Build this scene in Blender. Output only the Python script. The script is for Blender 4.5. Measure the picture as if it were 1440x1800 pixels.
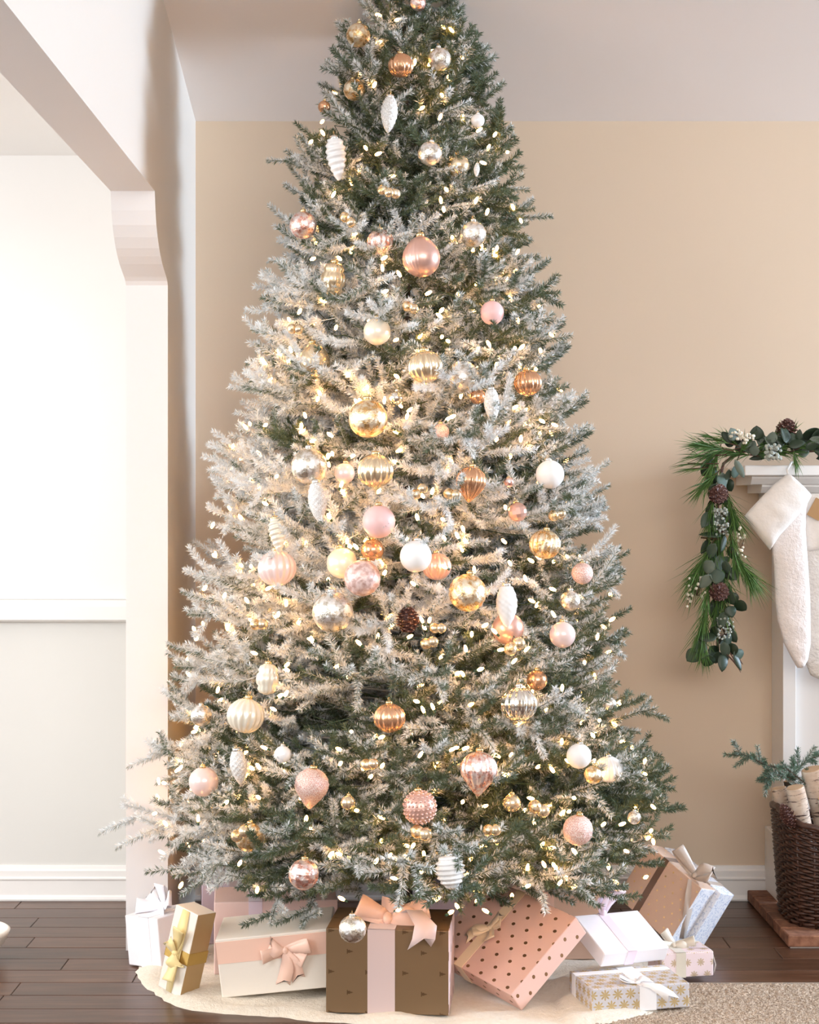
import bpy, math, random
import numpy as np
from mathutils import Vector, Matrix, Euler
for o in list(bpy.data.objects): bpy.data.objects.remove(o)
S = bpy.context.scene
COL = S.collection
PI = math.pi
rnd = random.Random(7)
# ------------------------------------------------------------------ camera
F = 2908.0; CH = 1.36
cam = bpy.data.cameras.new('camera'); camo = bpy.data.objects.new('camera', cam); COL.objects.link(camo)
camo.location = (0, 0, CH); camo.rotation_euler = (PI/2, 0, 0)
cam.sensor_fit = 'VERTICAL'; cam.sensor_height = 36; cam.lens = F/1800*36; cam.clip_start = .05
S.camera = camo
# ------------------------------------------------------------------ world, lights, exposure
S.view_settings.view_transform = 'Standard'; S.view_settings.look = 'None'
S.view_settings.gamma = 1; S.view_settings.use_curve_mapping = False
S.view_settings.exposure = 0.27
W = bpy.data.worlds.new('world'); S.world = W; W.use_nodes = True
W.node_tree.nodes['Background'].inputs[0].default_value = (1, .88, .77, 1)
W.node_tree.nodes['Background'].inputs[1].default_value = 0.45
def area(name, loc, target, sx, sy, power, col):
    l = bpy.data.lights.new(name, 'AREA'); l.shape = 'RECTANGLE'; l.size = sx; l.size_y = sy; l.energy = power; l.color = col
    o = bpy.data.objects.new(name, l); COL.objects.link(o); o.location = loc
    o.rotation_euler = (Vector(target)-Vector(loc)).to_track_quat('-Z', 'Y').to_euler()
    return o
# window on the right-hand side beyond the fireplace, cool daylight grazing the back wall
area('window_light_right', (6.9, 4.9, 2.1), (0.0, 5.4, 1.95), 1.4, 0.9, 440, (.62, .79, 1))
# windows of the neighbouring room on the left
area('window_light_left', (-4.7, 4.3, 1.5), (-.6, 4.9, .7), 2.2, 2.2, 96, (1, .97, .93))
area('window_light_left_front', (-3.0, 1.6, 1.9), (-.4, 5.0, 1.4), 1.8, 1.8, 60, (.86, .93, 1))
# fill lamp added behind the camera to brighten the upper walls and tree
area('fill_light_front', (1.2, -1.9, 2.65), (-.1, 5.6, 2.1), 4.0, 1.5, 128, (1, .99, .98))

# ------------------------------------------------------------------ materials
def mk(name, col, rough=.6, metal=0, spec=None):
    m = bpy.data.materials.new(name); m.use_nodes = True
    b = m.node_tree.nodes['Principled BSDF']
    b.inputs['Base Color'].default_value = (*col, 1); b.inputs['Roughness'].default_value = rough; b.inputs['Metallic'].default_value = metal
    if spec is not None: b.inputs['Specular IOR Level'].default_value = spec
    return m
class NB:
    def __init__(s, m): s.m = m; s.t = m.node_tree; s.b = s.t.nodes['Principled BSDF']
    def n(s, typ, **k):
        x = s.t.nodes.new(typ)
        for a, v in k.items(): setattr(x, a, v)
        return x
    def l(s, a, b): s.t.links.new(a, b)
    def coord(s, kind='Object', scale=(1, 1, 1)):
        c = s.n('ShaderNodeTexCoord'); mp = s.n('ShaderNodeMapping'); mp.inputs['Scale'].default_value = scale
        s.l(c.outputs[kind], mp.inputs[0]); return mp.outputs[0]
    def noise(s, vec, scale, detail=3, rough=.5):
        x = s.n('ShaderNodeTexNoise'); x.inputs['Scale'].default_value = scale; x.inputs['Detail'].default_value = detail
        x.inputs['Roughness'].default_value = rough; s.l(vec, x.inputs['Vector']); return x.outputs['Fac']
    def ramp(s, fac, stops):
        r = s.n('ShaderNodeValToRGB'); e = r.color_ramp.elements
        while len(e) < len(stops): e.new(.5)
        for i, (p, c) in enumerate(stops):
            e[i].position = p; e[i].color = (*c, 1) if len(c) == 3 else c
        s.l(fac, r.inputs[0]); return r.outputs[0]
    def mix(s, fac, a, b):
        x = s.n('ShaderNodeMix', data_type='RGBA')
        for sock, v in ((x.inputs[0], fac), (x.inputs[6], a), (x.inputs[7], b)):
            if isinstance(v, (int, float)): sock.default_value = v
            elif isinstance(v, tuple): sock.default_value = (*v, 1)
            else: s.l(v, sock)
        return x.outputs[2]
    def math(s, op, a, b=None, c=None):
        x = s.n('ShaderNodeMath', operation=op)
        for i, v in enumerate((a, b, c)):
            if v is None: continue
            if isinstance(v, (int, float)): x.inputs[i].default_value = v
            else: s.l(v, x.inputs[i])
        return x.outputs[0]
    def bump(s, h, st=.3, dist=.01):
        b = s.n('ShaderNodeBump'); b.inputs['Strength'].default_value = st; b.inputs['Distance'].default_value = dist
        s.l(h, b.inputs['Height']); s.l(b.outputs[0], s.b.inputs['Normal'])
    def base(s, c): s.l(c, s.b.inputs['Base Color'])

def paint(name, col, rough=.7, bs=.05):
    m = mk(name, col, rough); B = NB(m); v = B.coord()
    B.base(B.mix(B.noise(v, 1.2), tuple(c*.97 for c in col), tuple(min(1, c*1.03) for c in col)))
    B.bump(B.noise(v, 180, 2), bs, .002); return m
M = {}
M['wall'] = paint('wall_paint', (.72, .585, .445))
M['wall2'] = paint('wall_paint_light', (.72, .71, .68))
M['ceil'] = paint('ceiling_paint', (.93, .87, .84))
M['trim'] = paint('trim_paint', (.86, .84, .82), .35, .02)
M['jamb'] = paint('jamb_paint', (.84, .81, .80))
M['wall3'] = paint('wall_paint_lit', (.72, .665, .60))  # beige wall paint made paler, light striking the left wall put into the colour
def wood_mat():
    m = mk('walnut_plank', (.1, .06, .04), .33); B = NB(m)
    c = B.n('ShaderNodeTexCoord'); oi = B.n('ShaderNodeObjectInfo'); mp = B.n('ShaderNodeMapping'); mp.inputs['Scale'].default_value = (1.6, 16, 16)
    B.l(c.outputs['Object'], mp.inputs[0]); cb = B.n('ShaderNodeCombineXYZ')
    B.l(B.math('MULTIPLY', oi.outputs['Random'], 60), cb.inputs[0]); B.l(cb.outputs[0], mp.inputs['Location'])
    n = B.noise(mp.outputs[0], 2.2, 6, .6)
    g = B.ramp(n, [(.25, (.045, .018, .008)), (.5, (.085, .036, .018)), (.75, (.15, .074, .042))])
    sc = B.math('MULTIPLY_ADD', oi.outputs['Random'], .5, .75)
    hs = B.n('ShaderNodeHueSaturation'); B.l(g, hs.inputs['Color']); B.l(sc, hs.inputs['Value']); B.base(hs.outputs[0])
    B.bump(n, .12, .003); return m
M['plank'] = wood_mat()
M['subfloor'] = mk('subfloor', (.05, .03, .02), .6)
def rug_mat():
    m = mk('rug_loop', (.35, .26, .19), .95); B = NB(m); v = B.coord()
    n = B.noise(v, 230, 2); B.base(B.ramp(n, [(.35, (.22, .15, .105)), (.5, (.42, .32, .23)), (.68, (.66, .55, .43))])); return m
M['rug'] = rug_mat()
M['binding'] = paint('rug_binding', (.40, .35, .30), .9)
def skirt_mat():
    m = mk('skirt_fleece', (.82, .74, .62), .95); B = NB(m); v = B.coord(); n = B.noise(v, 60, 5, .7)
    B.base(B.mix(n, (.70, .61, .48), (.9, .84, .74))); B.bump(n, .6, .01); return m
M['skirt'] = skirt_mat()
def needle_mat(name, g1, g2, fl, amount_from_object=True, am=.5):
    m = mk(name, g1, .75); B = NB(m); at = B.n('ShaderNodeAttribute', attribute_name='flk'); sp = B.n('ShaderNodeSeparateColor'); B.l(at.outputs['Color'], sp.inputs[0])
    green = B.mix(sp.outputs[1], g1, g2)
    if amount_from_object:
        oi = B.n('ShaderNodeObjectInfo'); s2 = B.n('ShaderNodeSeparateColor'); B.l(oi.outputs['Color'], s2.inputs[0]); a = s2.outputs[0]
    else: a = am
    f = B.math('MULTIPLY', B.math('SUBTRACT', a, sp.outputs[0]), 5); f = B.math('ADD', f, .5)
    x = B.n('ShaderNodeClamp'); B.l(f, x.inputs[0]); f = B.math('MULTIPLY', x.outputs[0], .92)
    B.base(B.mix(f, green, fl)); return m
M['needle'] = needle_mat('flocked_needles', (.080, .110, .040), (.145, .195, .140), (.90, .925, .94))
M['fir'] = needle_mat('fir_sprig_needles', (.06, .12, .07), (.16, .25, .18), (.6, .66, .62), False, .3)
M['pineneedle'] = needle_mat('long_pine_needles', (.035, .095, .018), (.12, .24, .05), (.3, .4, .2), False, .0)
M['stem'] = mk('stem_bark', (.11, .075, .05), .8)
M['stemgreen'] = mk('stem_green', (.05, .06, .035), .8)
M['trunk'] = mk('trunk_brown', (.07, .05, .035), .8)
def emi(name, col, st):
    m = mk(name, (1, .8, .5), .3); b = m.node_tree.nodes['Principled BSDF']
    b.inputs['Emission Color'].default_value = (*col, 1); b.inputs['Emission Strength'].default_value = st; return m
M['bulb'] = emi('warm_bulb', (1, .47, .13), 30)
M['wire'] = mk('green_wire', (.03, .06, .03), .5)
M['socket'] = mk('bulb_socket', (.03, .07, .03), .5)
# ornament finishes
def mercury(name, a, b, rough=.16):
    m = mk(name, a, rough, .9); B = NB(m); v = B.coord(); n = B.noise(v, 55, 4, .65); n2 = B.noise(v, 160, 3, .6)
    k = B.ramp(n, [(.42, (0, 0, 0)), (.56, (1, 1, 1))]); B.base(B.mix(k, a, b))
    B.l(B.math('MULTIPLY_ADD', n, .5, rough-.1), B.b.inputs['Roughness']); B.bump(n2, .5, .004); return m
M['o_gold'] = mercury('mercury_gold', (.72, .46, .20), (.95, .85, .66))
M['o_silver'] = mercury('mercury_silver', (.62, .56, .46), (.97, .95, .92))
M['o_rosemerc'] = mercury('mercury_rose', (.80, .42, .34), (.98, .86, .84))
M['o_copper'] = mk('copper_satin', (.76, .43, .25), .24, .85)
M['o_rose'] = mk('rose_satin', (.80, .50, .42), .32, .65)
M['o_champ'] = mk('champagne_satin', (.86, .70, .48), .25, .85)
M['o_cream'] = mk('cream_pearl', (.88, .82, .68), .28, .25)
M['o_white'] = mk('white_matte', (.90, .89, .88), .45)
M['o_pearl'] = mk('white_pearl', (.92, .92, .92), .22, .1)
M['o_pink'] = mk('pink_matte', (.88, .56, .54), .38)
M['o_palepink'] = mk('pale_pink_pearl', (.92, .72, .68), .28, .2)
M['o_chrome'] = mk('silver_chrome', (.86, .83, .76), .12, 1)
def glit(name, a, b, sc=420):
    m = mk(name, a, .4, .3); B = NB(m); v = B.coord(); n = B.noise(v, sc, 2); B.base(B.ramp(n, [(.38, a), (.62, b)])); B.bump(n, .8, .003); return m
M['o_glitter'] = glit('white_glitter', (.66, .64, .60), (1, 1, 1))
M['o_roseglit'] = glit('rose_glitter', (.72, .36, .28), (1, .84, .78))
M['o_emboss'] = glit('rose_embossed', (.62, .38, .33), (.92, .72, .68), 75)
M['cap'] = mk('gold_cap', (.75, .58, .32), .25, 1)
M['capsilver'] = mk('silver_cap', (.8, .78, .74), .25, 1)
M['cone'] = mk('pinecone_scale', (.11, .045, .035), .55)
M['conetip'] = mk('pinecone_tip', (.38, .24, .20), .7)
# paper
def pattern(name, base, dot, s, t, rx, ry, kind='dot', metal=.6, base2=None, rough=.5):
    m = mk(name, base, rough); B = NB(m); c = B.n('ShaderNodeTexCoord'); sp = B.n('ShaderNodeSeparateXYZ'); B.l(c.outputs['UV'], sp.inputs[0])
    v = B.math('DIVIDE', sp.outputs[1], t); row = B.math('FLOOR', v); odd = B.math('MODULO', B.math('ABSOLUTE', row), 2)
    u = B.math('ADD', B.math('DIVIDE', sp.outputs[0], s), B.math('MULTIPLY', odd, .5))
    fu = B.math('MULTIPLY', B.math('SUBTRACT', B.math('FRACT', u), .5), s); fv = B.math('MULTIPLY', B.math('SUBTRACT', B.math('FRACT', v), .5), t)
    if kind == 'dot':
        d = B.math('ADD', B.math('POWER', B.math('DIVIDE', fu, rx), 2), B.math('POWER', B.math('DIVIDE', fv, ry), 2)); mask = B.math('LESS_THAN', d, 1)
    elif kind == 'tree':
        w = B.math('MULTIPLY', B.math('SUBTRACT', ry, B.math('ABSOLUTE', fv)), rx/ry); saw = B.math('MULTIPLY_ADD', B.math('FRACT', B.math('MULTIPLY', fu, 160)), .5, .6)
        w2 = B.math('MULTIPLY', B.math('SUBTRACT', rx, fu), ry/rx*.5)
        mask = B.math('MULTIPLY', B.math('LESS_THAN', B.math('ABSOLUTE', fv), B.math('MULTIPLY', w2, saw)), B.math('LESS_THAN', B.math('ABSOLUTE', fu), rx))
    elif kind == 'flake':
        r = B.math('SQRT', B.math('ADD', B.math('POWER', fu, 2), B.math('POWER', fv, 2))); an = B.math('ARCTAN2', fv, fu)
        pet = B.math('MULTIPLY_ADD', B.math('ABSOLUTE', B.math('COSINE', B.math('MULTIPLY', an, 4))), rx*.75, rx*.25)
        mask = B.math('LESS_THAN', r, pet)
    cc = base
    if base2: cc = B.mix(B.noise(B.coord('Object'), 9, 2), base, base2)
    B.base(B.mix(mask, cc, dot)); B.l(B.math('MULTIPLY', mask, metal), B.b.inputs['Metallic'])
    B.bump(B.noise(B.coord('Object'), 14, 3), .12, .006); return m
def paper(name, c, rough=.5, bs=.15):
    m = mk(name, c, rough); B = NB(m); B.bump(B.noise(B.coord(), 14, 3), bs, .006); return m
M['p_white'] = paper('white_paper', (.86, .83, .86))
M['p_cream'] = paper('cream_paper', (.84, .77, .68))
M['p_pink'] = paper('pink_paper', (.85, .62, .57))
M['p_lilac'] = paper('lilac_paper', (.72, .58, .66))
M['p_peach'] = paper('peach_paper', (.74, .52, .40))
M['p_goldside'] = paper('gold_foil_side', (.42, .27, .12), .35)
M['p_kraft'] = pattern('kraft_paper', (.18, .108, .050), (.115, .065, .028), .10, .055, .009, .007, 'tree', .55)
M['p_kraftside'] = pattern('kraft_pink_side', (.78, .62, .62), (.12, .06, .05), .09, .07, .008, .012, 'dot', .2)
M['p_dots'] = pattern('pink_gold_dots', (.76, .49, .41), (.30, .16, .08), .058, .034, .0066, .0050, 'dot', .75)
M['p_lace'] = pattern('silver_gold_flakes', (.58, .56, .58), (.60, .46, .24), .036, .03, .015, .02, 'flake', .5)
M['p_small'] = pattern('pale_pink_flakes', (.84, .70, .72), (.66, .52, .36), .04, .036, .012, .012, 'flake', .5)
M['p_glitpeach'] = pattern('peach_gold_specks', (.66, .46, .35), (.95, .72, .36), .034, .026, .003, .003, 'dot', 1.0)
def blue_mat():
    m = mk('white_blue_floral', (.85, .88, .95), .4); B = NB(m); n = B.noise(B.coord(), 95, 3, .6)
    B.base(B.ramp(n, [(.53, (.86, .87, .92)), (.575, (.34, .42, .62)), (.615, (.86, .87, .92))])); return m
M['p_blue'] = blue_mat()
def satin(name, c, rough=.35, sheen=.3):
    m = mk(name, c, rough); m.node_tree.nodes['Principled BSDF'].inputs['Sheen Weight'].default_value = sheen; return m
M['r_white'] = satin('white_satin', (.90, .88, .88)); M['r_tulle'] = satin('white_tulle', (.90, .88, .93), .6)
M['r_gold'] = satin('gold_tulle', (.84, .66, .30), .5); M['r_peach'] = satin('peach_satin', (.90, .60, .48)); M['r_pink'] = satin('pale_pink_satin', (.66, .52, .50))
M['r_champ'] = satin('champagne_satin_ribbon', (.88, .68, .46)); M['r_taupe'] = satin('taupe_satin', (.55, .45, .38)); M['r_silver'] = satin('silver_mesh', (.68, .62, .52), .3)
M['r_brown'] = satin('brown_ribbon', (.16, .09, .06)); M['r_lilac'] = satin('lilac_sheer', (.84, .70, .80))
M['foil'] = mk('gold_band', (.55, .36, .10), .25, .7)
def brick_mat():
    m = mk('hearth_brick', (.2, .1, .06), .85); B = NB(m); oi = B.n('ShaderNodeObjectInfo'); n = B.noise(B.coord(), 40, 4)
    c = B.ramp(n, [(.3, (.16, .065, .035)), (.7, (.30, .14, .08))]); hs = B.n('ShaderNodeHueSaturation'); B.l(c, hs.inputs['Color'])
    B.l(B.math('MULTIPLY_ADD', oi.outputs['Random'], .6, .7), hs.inputs['Value']); B.base(hs.outputs[0]); B.bump(n, .5, .005); return m
M['brick'] = brick_mat(); M['mortar'] = paint('mortar', (.34, .29, .26), .95)
def wick():
    m = mk('dark_wicker', (.06, .03, .02), .38); B = NB(m); n = B.noise(B.coord(scale=(1, 1, 4)), 60, 3); B.base(B.ramp(n, [(.3, (.030, .013, .009)), (.7, (.105, .045, .026))])); return m
M['wicker'] = wick()
def birch():
    m = mk('birch_bark', (.7, .6, .5), .8); B = NB(m); a = B.noise(B.coord(scale=(8, 8, 60)), 2, 4, .7); b = B.noise(B.coord(), 12, 3)
    base = B.ramp(b, [(.35, (.50, .33, .22)), (.6, (.78, .68, .58))]); k = B.ramp(a, [(.38, (1, 1, 1)), (.45, (0, 0, 0))])
    B.base(B.mix(k, base, (.10, .06, .05))); B.bump(a, .5, .004); return m
M['birch'] = birch(); M['cut'] = paint('cut_wood', (.62, .42, .26), .8)
M['eucal'] = mk('eucalyptus_leaf', (.065, .10, .07), .6); M['eucdark'] = mk('dark_leaf', (.022, .042, .02), .45); M['eucpale'] = mk('pale_leaf', (.15, .19, .15), .6)
M['berry'] = mk('white_berry', (.82, .76, .62), .4); M['berrygrey'] = mk('frosted_berry', (.42, .45, .40), .7); M['twigbrown'] = mk('twig_brown', (.10, .045, .03), .7)
def knit(name, c, sc, st):
    m = mk(name, c, .9); B = NB(m); n = B.noise(B.coord(), sc, 3, .6); B.base(B.mix(n, tuple(x*.88 for x in c), c)); B.bump(n, st, .01)
    m.node_tree.nodes['Principled BSDF'].inputs['Sheen Weight'].default_value = .4; return m
M['fur'] = knit('cream_fleece', (.88, .80, .76), 90, .4); M['cuff'] = knit('ivory_cuff', (.88, .82, .76), 40, .25); M['cable'] = knit('oatmeal_knit', (.80, .74, .68), 60, .9)
M['tan'] = mk('tan_tag', (.42, .24, .10), .6)
M['porcelain'] = paint('white_ceramic', (.84, .80, .74), .3)
M['dark'] = mk('dark_base', (.06, .035, .025), .6)

# ------------------------------------------------------------------ helpers
def P(px, py, d): return Vector(((px-720)/F*d, d, CH-(py-900)/F*d))
class MB:
    def __init__(s): s.v = []; s.f = []; s.uv = None
    def add(s, vs, fs):
        b = len(s.v); s.v += [tuple(v) for v in vs]; s.f += [tuple(i+b for i in f) for f in fs]; return s
    def box(s, lo, hi, mtx=None):
        (a, b, c), (d, e, f) = lo, hi
        vs = [Vector(p) for p in ((a, b, c), (d, b, c), (d, e, c), (a, e, c), (a, b, f), (d, b, f), (d, e, f), (a, e, f))]
        if mtx: vs = [mtx @ v for v in vs]
        return s.add(vs, [(3, 2, 1, 0), (4, 5, 6, 7), (0, 1, 5, 4), (1, 2, 6, 5), (2, 3, 7, 6), (3, 0, 4, 7)])
    def tube(s, pts, radii, n=6, cap=True, flat=None):
        pts = [Vector(p) for p in pts]; m = len(pts)
        if isinstance(radii, (int, float)): radii = [radii]*m
        rings = []; ref = None
        for i, p in enumerate(pts):
            t = (pts[min(i+1, m-1)]-pts[max(i-1, 0)]).normalized()
            if ref is None: ref = Vector((0, 0, 1)) if abs(t.z) < .9 else Vector((0, 1, 0))
            u = t.cross(ref).normalized(); w = u.cross(t).normalized(); ref = w
            r = radii[i]; r = r if isinstance(r, tuple) else (r, r)
            rings.append([p+u*(r[0]*math.cos(2*PI*k/n))+w*(r[1]*math.sin(2*PI*k/n)) for k in range(n)])
        vs = [v for r in rings for v in r]; fs = []
        for i in range(m-1):
            for k in range(n): fs.append((i*n+k, i*n+(k+1) % n, (i+1)*n+(k+1) % n, (i+1)*n+k))
        if cap: fs += [tuple(range(n))[::-1], tuple((m-1)*n+k for k in range(n))]
        return s.add(vs, fs)
    def lathe(s, prof, n=24, fn=None, c=(0, 0, 0)):
        """prof: [(r, z)...] top to bottom; fn(theta, i, r, z) -> r"""
        vs = []; m = len(prof)
        for i, (r, z) in enumerate(prof):
            for k in range(n):
                a = 2*PI*k/n; rr = fn(a, i, r, z) if fn else r
                vs.append((c[0]+rr*math.cos(a), c[1]+rr*math.sin(a), c[2]+z))
        fs = [(i*n+k, (i+1)*n+k, (i+1)*n+(k+1) % n, i*n+(k+1) % n) for i in range(m-1) for k in range(n)]
        fs += [tuple(range(n)), tuple((m-1)*n+k for k in range(n))[::-1]]
        return s.add(vs, fs)
    def sphere(s, c, r, n=12, m=8, sc=(1, 1, 1)):
        vs = [(c[0], c[1], c[2]+r*sc[2])]
        for i in range(1, m):
            for k in range(n):
                a = PI*i/m; b = 2*PI*k/n; vs.append((c[0]+r*sc[0]*math.sin(a)*math.cos(b), c[1]+r*sc[1]*math.sin(a)*math.sin(b), c[2]+r*sc[2]*math.cos(a)))
        vs.append((c[0], c[1], c[2]-r*sc[2])); fs = [(0, 1+k, 1+(k+1) % n) for k in range(n)]
        for i in range(m-2):
            for k in range(n): fs.append((1+i*n+k, 1+(i+1)*n+k, 1+(i+1)*n+(k+1) % n, 1+i*n+(k+1) % n))
        L = len(vs)-1; b0 = 1+(m-2)*n; fs += [(L, b0+(k+1) % n, b0+k) for k in range(n)]
        return s.add(vs, fs)
    def mesh(s, name, mat=None, smooth=False):
        me = bpy.data.meshes.new(name); me.from_pydata(s.v, [], s.f); me.update()
        if mat: me.materials.append(mat)
        if smooth: me.polygons.foreach_set('use_smooth', [True]*len(me.polygons))
        return me
    def build(s, name, mat, parent=None, smooth=False, loc=None, rot=None):
        return link(name, s.mesh(name, mat, smooth), parent, loc, rot)
def link(name, me, parent=None, loc=None, rot=None):
    o = bpy.data.objects.new(name, me); COL.objects.link(o)
    if parent: o.parent = parent
    if loc is not None: o.location = loc
    if rot is not None: o.rotation_euler = rot
    return o
def tag(o, label, cat, group=None, kind=None):
    o['label'] = label; o['category'] = cat
    if group: o['group'] = group
    if kind: o['kind'] = kind
    return o
def struct(o, kind='structure'): o['kind'] = kind; return o
def bevel(o, w=.003, seg=2):
    b = o.modifiers.new('bevel', 'BEVEL'); b.width = w; b.segments = seg; b.limit_method = 'ANGLE'; return o
def profile_x(prof, x0, x1):
    """prism: (y,z) profile swept along x"""
    m = MB(); n = len(prof); vs = [(x0, y, z) for y, z in prof]+[(x1, y, z) for y, z in prof]
    m.add(vs, [(i, (i+1) % n, n+(i+1) % n, n+i) for i in range(n)]+[tuple(range(n))[::-1], tuple(range(n, 2*n))]); return m

# ------------------------------------------------------------------ the room
D = 5.8; HZ = 2.73; XL = -.75; XL2 = -.88; SL = .25
struct(MB().box((XL-.13, D, -.05), (7.3, D+.12, 3.4)).build('wall_back', M['wall']))
struct(MB().box((-5.2, D, -.05), (XL-.13, D+.12, 2.75)).build('wall_back_left_room', M['wall2']))
# left wall with the wide opening: outline in the (y, z) plane
zc = lambda y: min(HZ+SL*(D-y), HZ+SL*4.2)
corb = [(5.133, 2.063), (5.122, 2.075), (5.10, 2.085), (5.06, 2.098), (5.02, 2.112), (4.985, 2.13), (4.955, 2.15), (4.925, 2.178), (4.90, 2.21), (4.882, 2.25), (4.87, 2.305)]
out = [(D, -.02), (D, zc(D)+.05), (1.6, zc(1.6)+.05), (-2.2, zc(1.6)+.05), (-2.2, -.02), (.4, -.02), (.4, 2.063), (.66, 2.305)]+corb[::-1]+[(5.133, -.02)]
m = MB(); n = len(out); m.add([(XL, y, z) for y, z in out]+[(XL2, y, z) for y, z in out], [(i, n+i, n+(i+1) % n, (i+1) % n) for i in range(n)])
import mathutils.geometry as G
tr = G.tessellate_polygon([[Vector((y, z, 0)) for y, z in out]])
m.f += [tuple(t) for t in tr]+[tuple(i+n for i in t[::-1]) for t in tr]
o = struct(m.build('wall_left', M['jamb'])); o.data.materials.append(M['wall3'])
for p_ in o.data.polygons:
    if abs(p_.normal.x) > .5: p_.material_index = 1
# sloped ceiling of the main room
m = profile_x([(D+.1, HZ-SL*.1), (1.6, HZ+SL*4.2), (-2.2, HZ+SL*4.2), (-2.2, HZ+SL*4.2+.1), (1.6, HZ+SL*4.2+.1), (D+.1, HZ-SL*.1+.1)], XL, 7.3); struct(m.build('ceiling', M['ceil']))
struct(MB().box((-5.2, -.5, 2.607), (XL2, D, 2.70)).build('ceiling_left_room', M['trim']))
struct(MB().box((7.2, -2.2, -.05), (7.3, D, 3.9)).build('wall_right', M['wall']))
struct(MB().box((XL, -2.35, -.05), (7.3, -2.2, 1.7)).build('light_block_wall', M['wall']))  # unseen half wall, added to block low world light from behind the camera
struct(MB().box((-5.2, -.5, -.05), (-5.1, D, 2.7)).build('wall_left_room', M['wall2']))
# ledge on the far wall of the left room
struct(profile_x([(D, .975), (D-.035, .978), (D-.05, .985), (D-.05, 1.03), (D-.045, 1.052), (D, 1.055)], -5.1, XL2).build('trim_1', M['trim']))
struct(MB().box((-5.1, D-.012, 1.055), (XL2, D, 2.607)).build('trim_2', M['trim']))
bp = [(0, 0), (-.020, 0), (-.022, .006), (-.020, .014), (-.014, .02), (-.014, .070), (-.018, .075), (-.018, .079), (-.012, .084), (-.012, .104), (-.008, .110), (-.006, .120), (0, .122)]
struct(profile_x([(D+y, z) for y, z in bp], XL, 1.255).build('baseboard_back', M['trim']))
struct(profile_x([(D+y, z) for y, z in bp], -5.1, XL2).build('baseboard_left_room', M['trim']))
# floor with separate planks
floor = struct(MB().box((-5.2, -2.2, -.06), (7.3, D, -.012)).build('floor', M['subfloor']))
y = D; r = 0
while y > 2.6:
    x = -2.1-rnd.random()*1.1
    while x < 2.1:
        L = rnd.choice([.8, 1.1, 1.4, 1.7]); x1 = min(x+L, 2.4)
        o = MB().box((-(x1-x)/2+.001, -.0625, -.012), ((x1-x)/2-.001, .0618, 0)).build('plank', M['plank'], floor, False, ((x+x1)/2, y-.0635, rnd.uniform(-.0006, 0)))
        bevel(o, .0015, 1); x = x1
    y -= .127
MB().box((-5.1, -2.1, -.011), (7.2, 2.6, -.001)).build('planks_beyond_view', M['plank'], floor)['kind'] = 'stuff'

# ------------------------------------------------------------------ rug
def rug():
    e = bpy.data.objects.new('rug', None); COL.objects.link(e); tag(e, 'tan looped wool area rug at bottom right with pale bound edge', 'rug')
    e.location = (.42, 4.0, 0); x0, x1, y0, y1 = 0, 2.3, -.3, .735; st = .0042
    nx = int(1.25/st); ny = int(.62/st); rs = np.random.RandomState(3); z = .010+rs.rand(ny+1, nx+1)*.006
    X, Y = np.meshgrid(np.linspace(.0, 1.25, nx+1), np.linspace(y1-.62, y1-.012, ny+1)); X += rs.randn(*X.shape)*.0006
    v = np.stack([X, Y, z], -1).reshape(-1, 3); i = np.arange(ny)[:, None]*(nx+1)+np.arange(nx)[None]; f = np.stack([i, i+1, i+nx+2, i+nx+1], -1).reshape(-1, 4)
    fastmesh('pile', v, f, M['rug'], e)['kind'] = 'stuff'
    MB().box((0, y0, 0), (2.3, y1-.012, .009)).build('backing', M['rug'], e)
    b = profile_x([(y1-.014, 0), (y1-.014, .013), (y1-.008, .016), (y1-.003, .013), (y1, .006), (y1, 0)], 0, 2.3).build('binding', M['binding'], e, True)
def fastmesh(name, v, f, mat, parent=None, col=None, smooth=False):
    me = bpy.data.meshes.new(name); nv, nf, k = len(v), len(f), f.shape[1]
    me.vertices.add(nv); me.vertices.foreach_set('co', v.astype(np.float32).ravel())
    me.loops.add(nf*k); me.loops.foreach_set('vertex_index', f.astype(np.int32).ravel())
    me.polygons.add(nf); me.polygons.foreach_set('loop_start', np.arange(0, nf*k, k, dtype=np.int32))
    try: me.polygons.foreach_set('loop_total', np.full(nf, k, dtype=np.int32))
    except Exception: pass
    me.update(calc_edges=True)
    if col is not None:
        a = me.attributes.new('flk', 'FLOAT_COLOR', 'POINT'); a.data.foreach_set('color', col.astype(np.float32).ravel())
    if mat: me.materials.append(mat)
    if smooth: me.polygons.foreach_set('use_smooth', [True]*nf)
    if parent is False: return me
    return link(name, me, parent)
rug()
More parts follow.
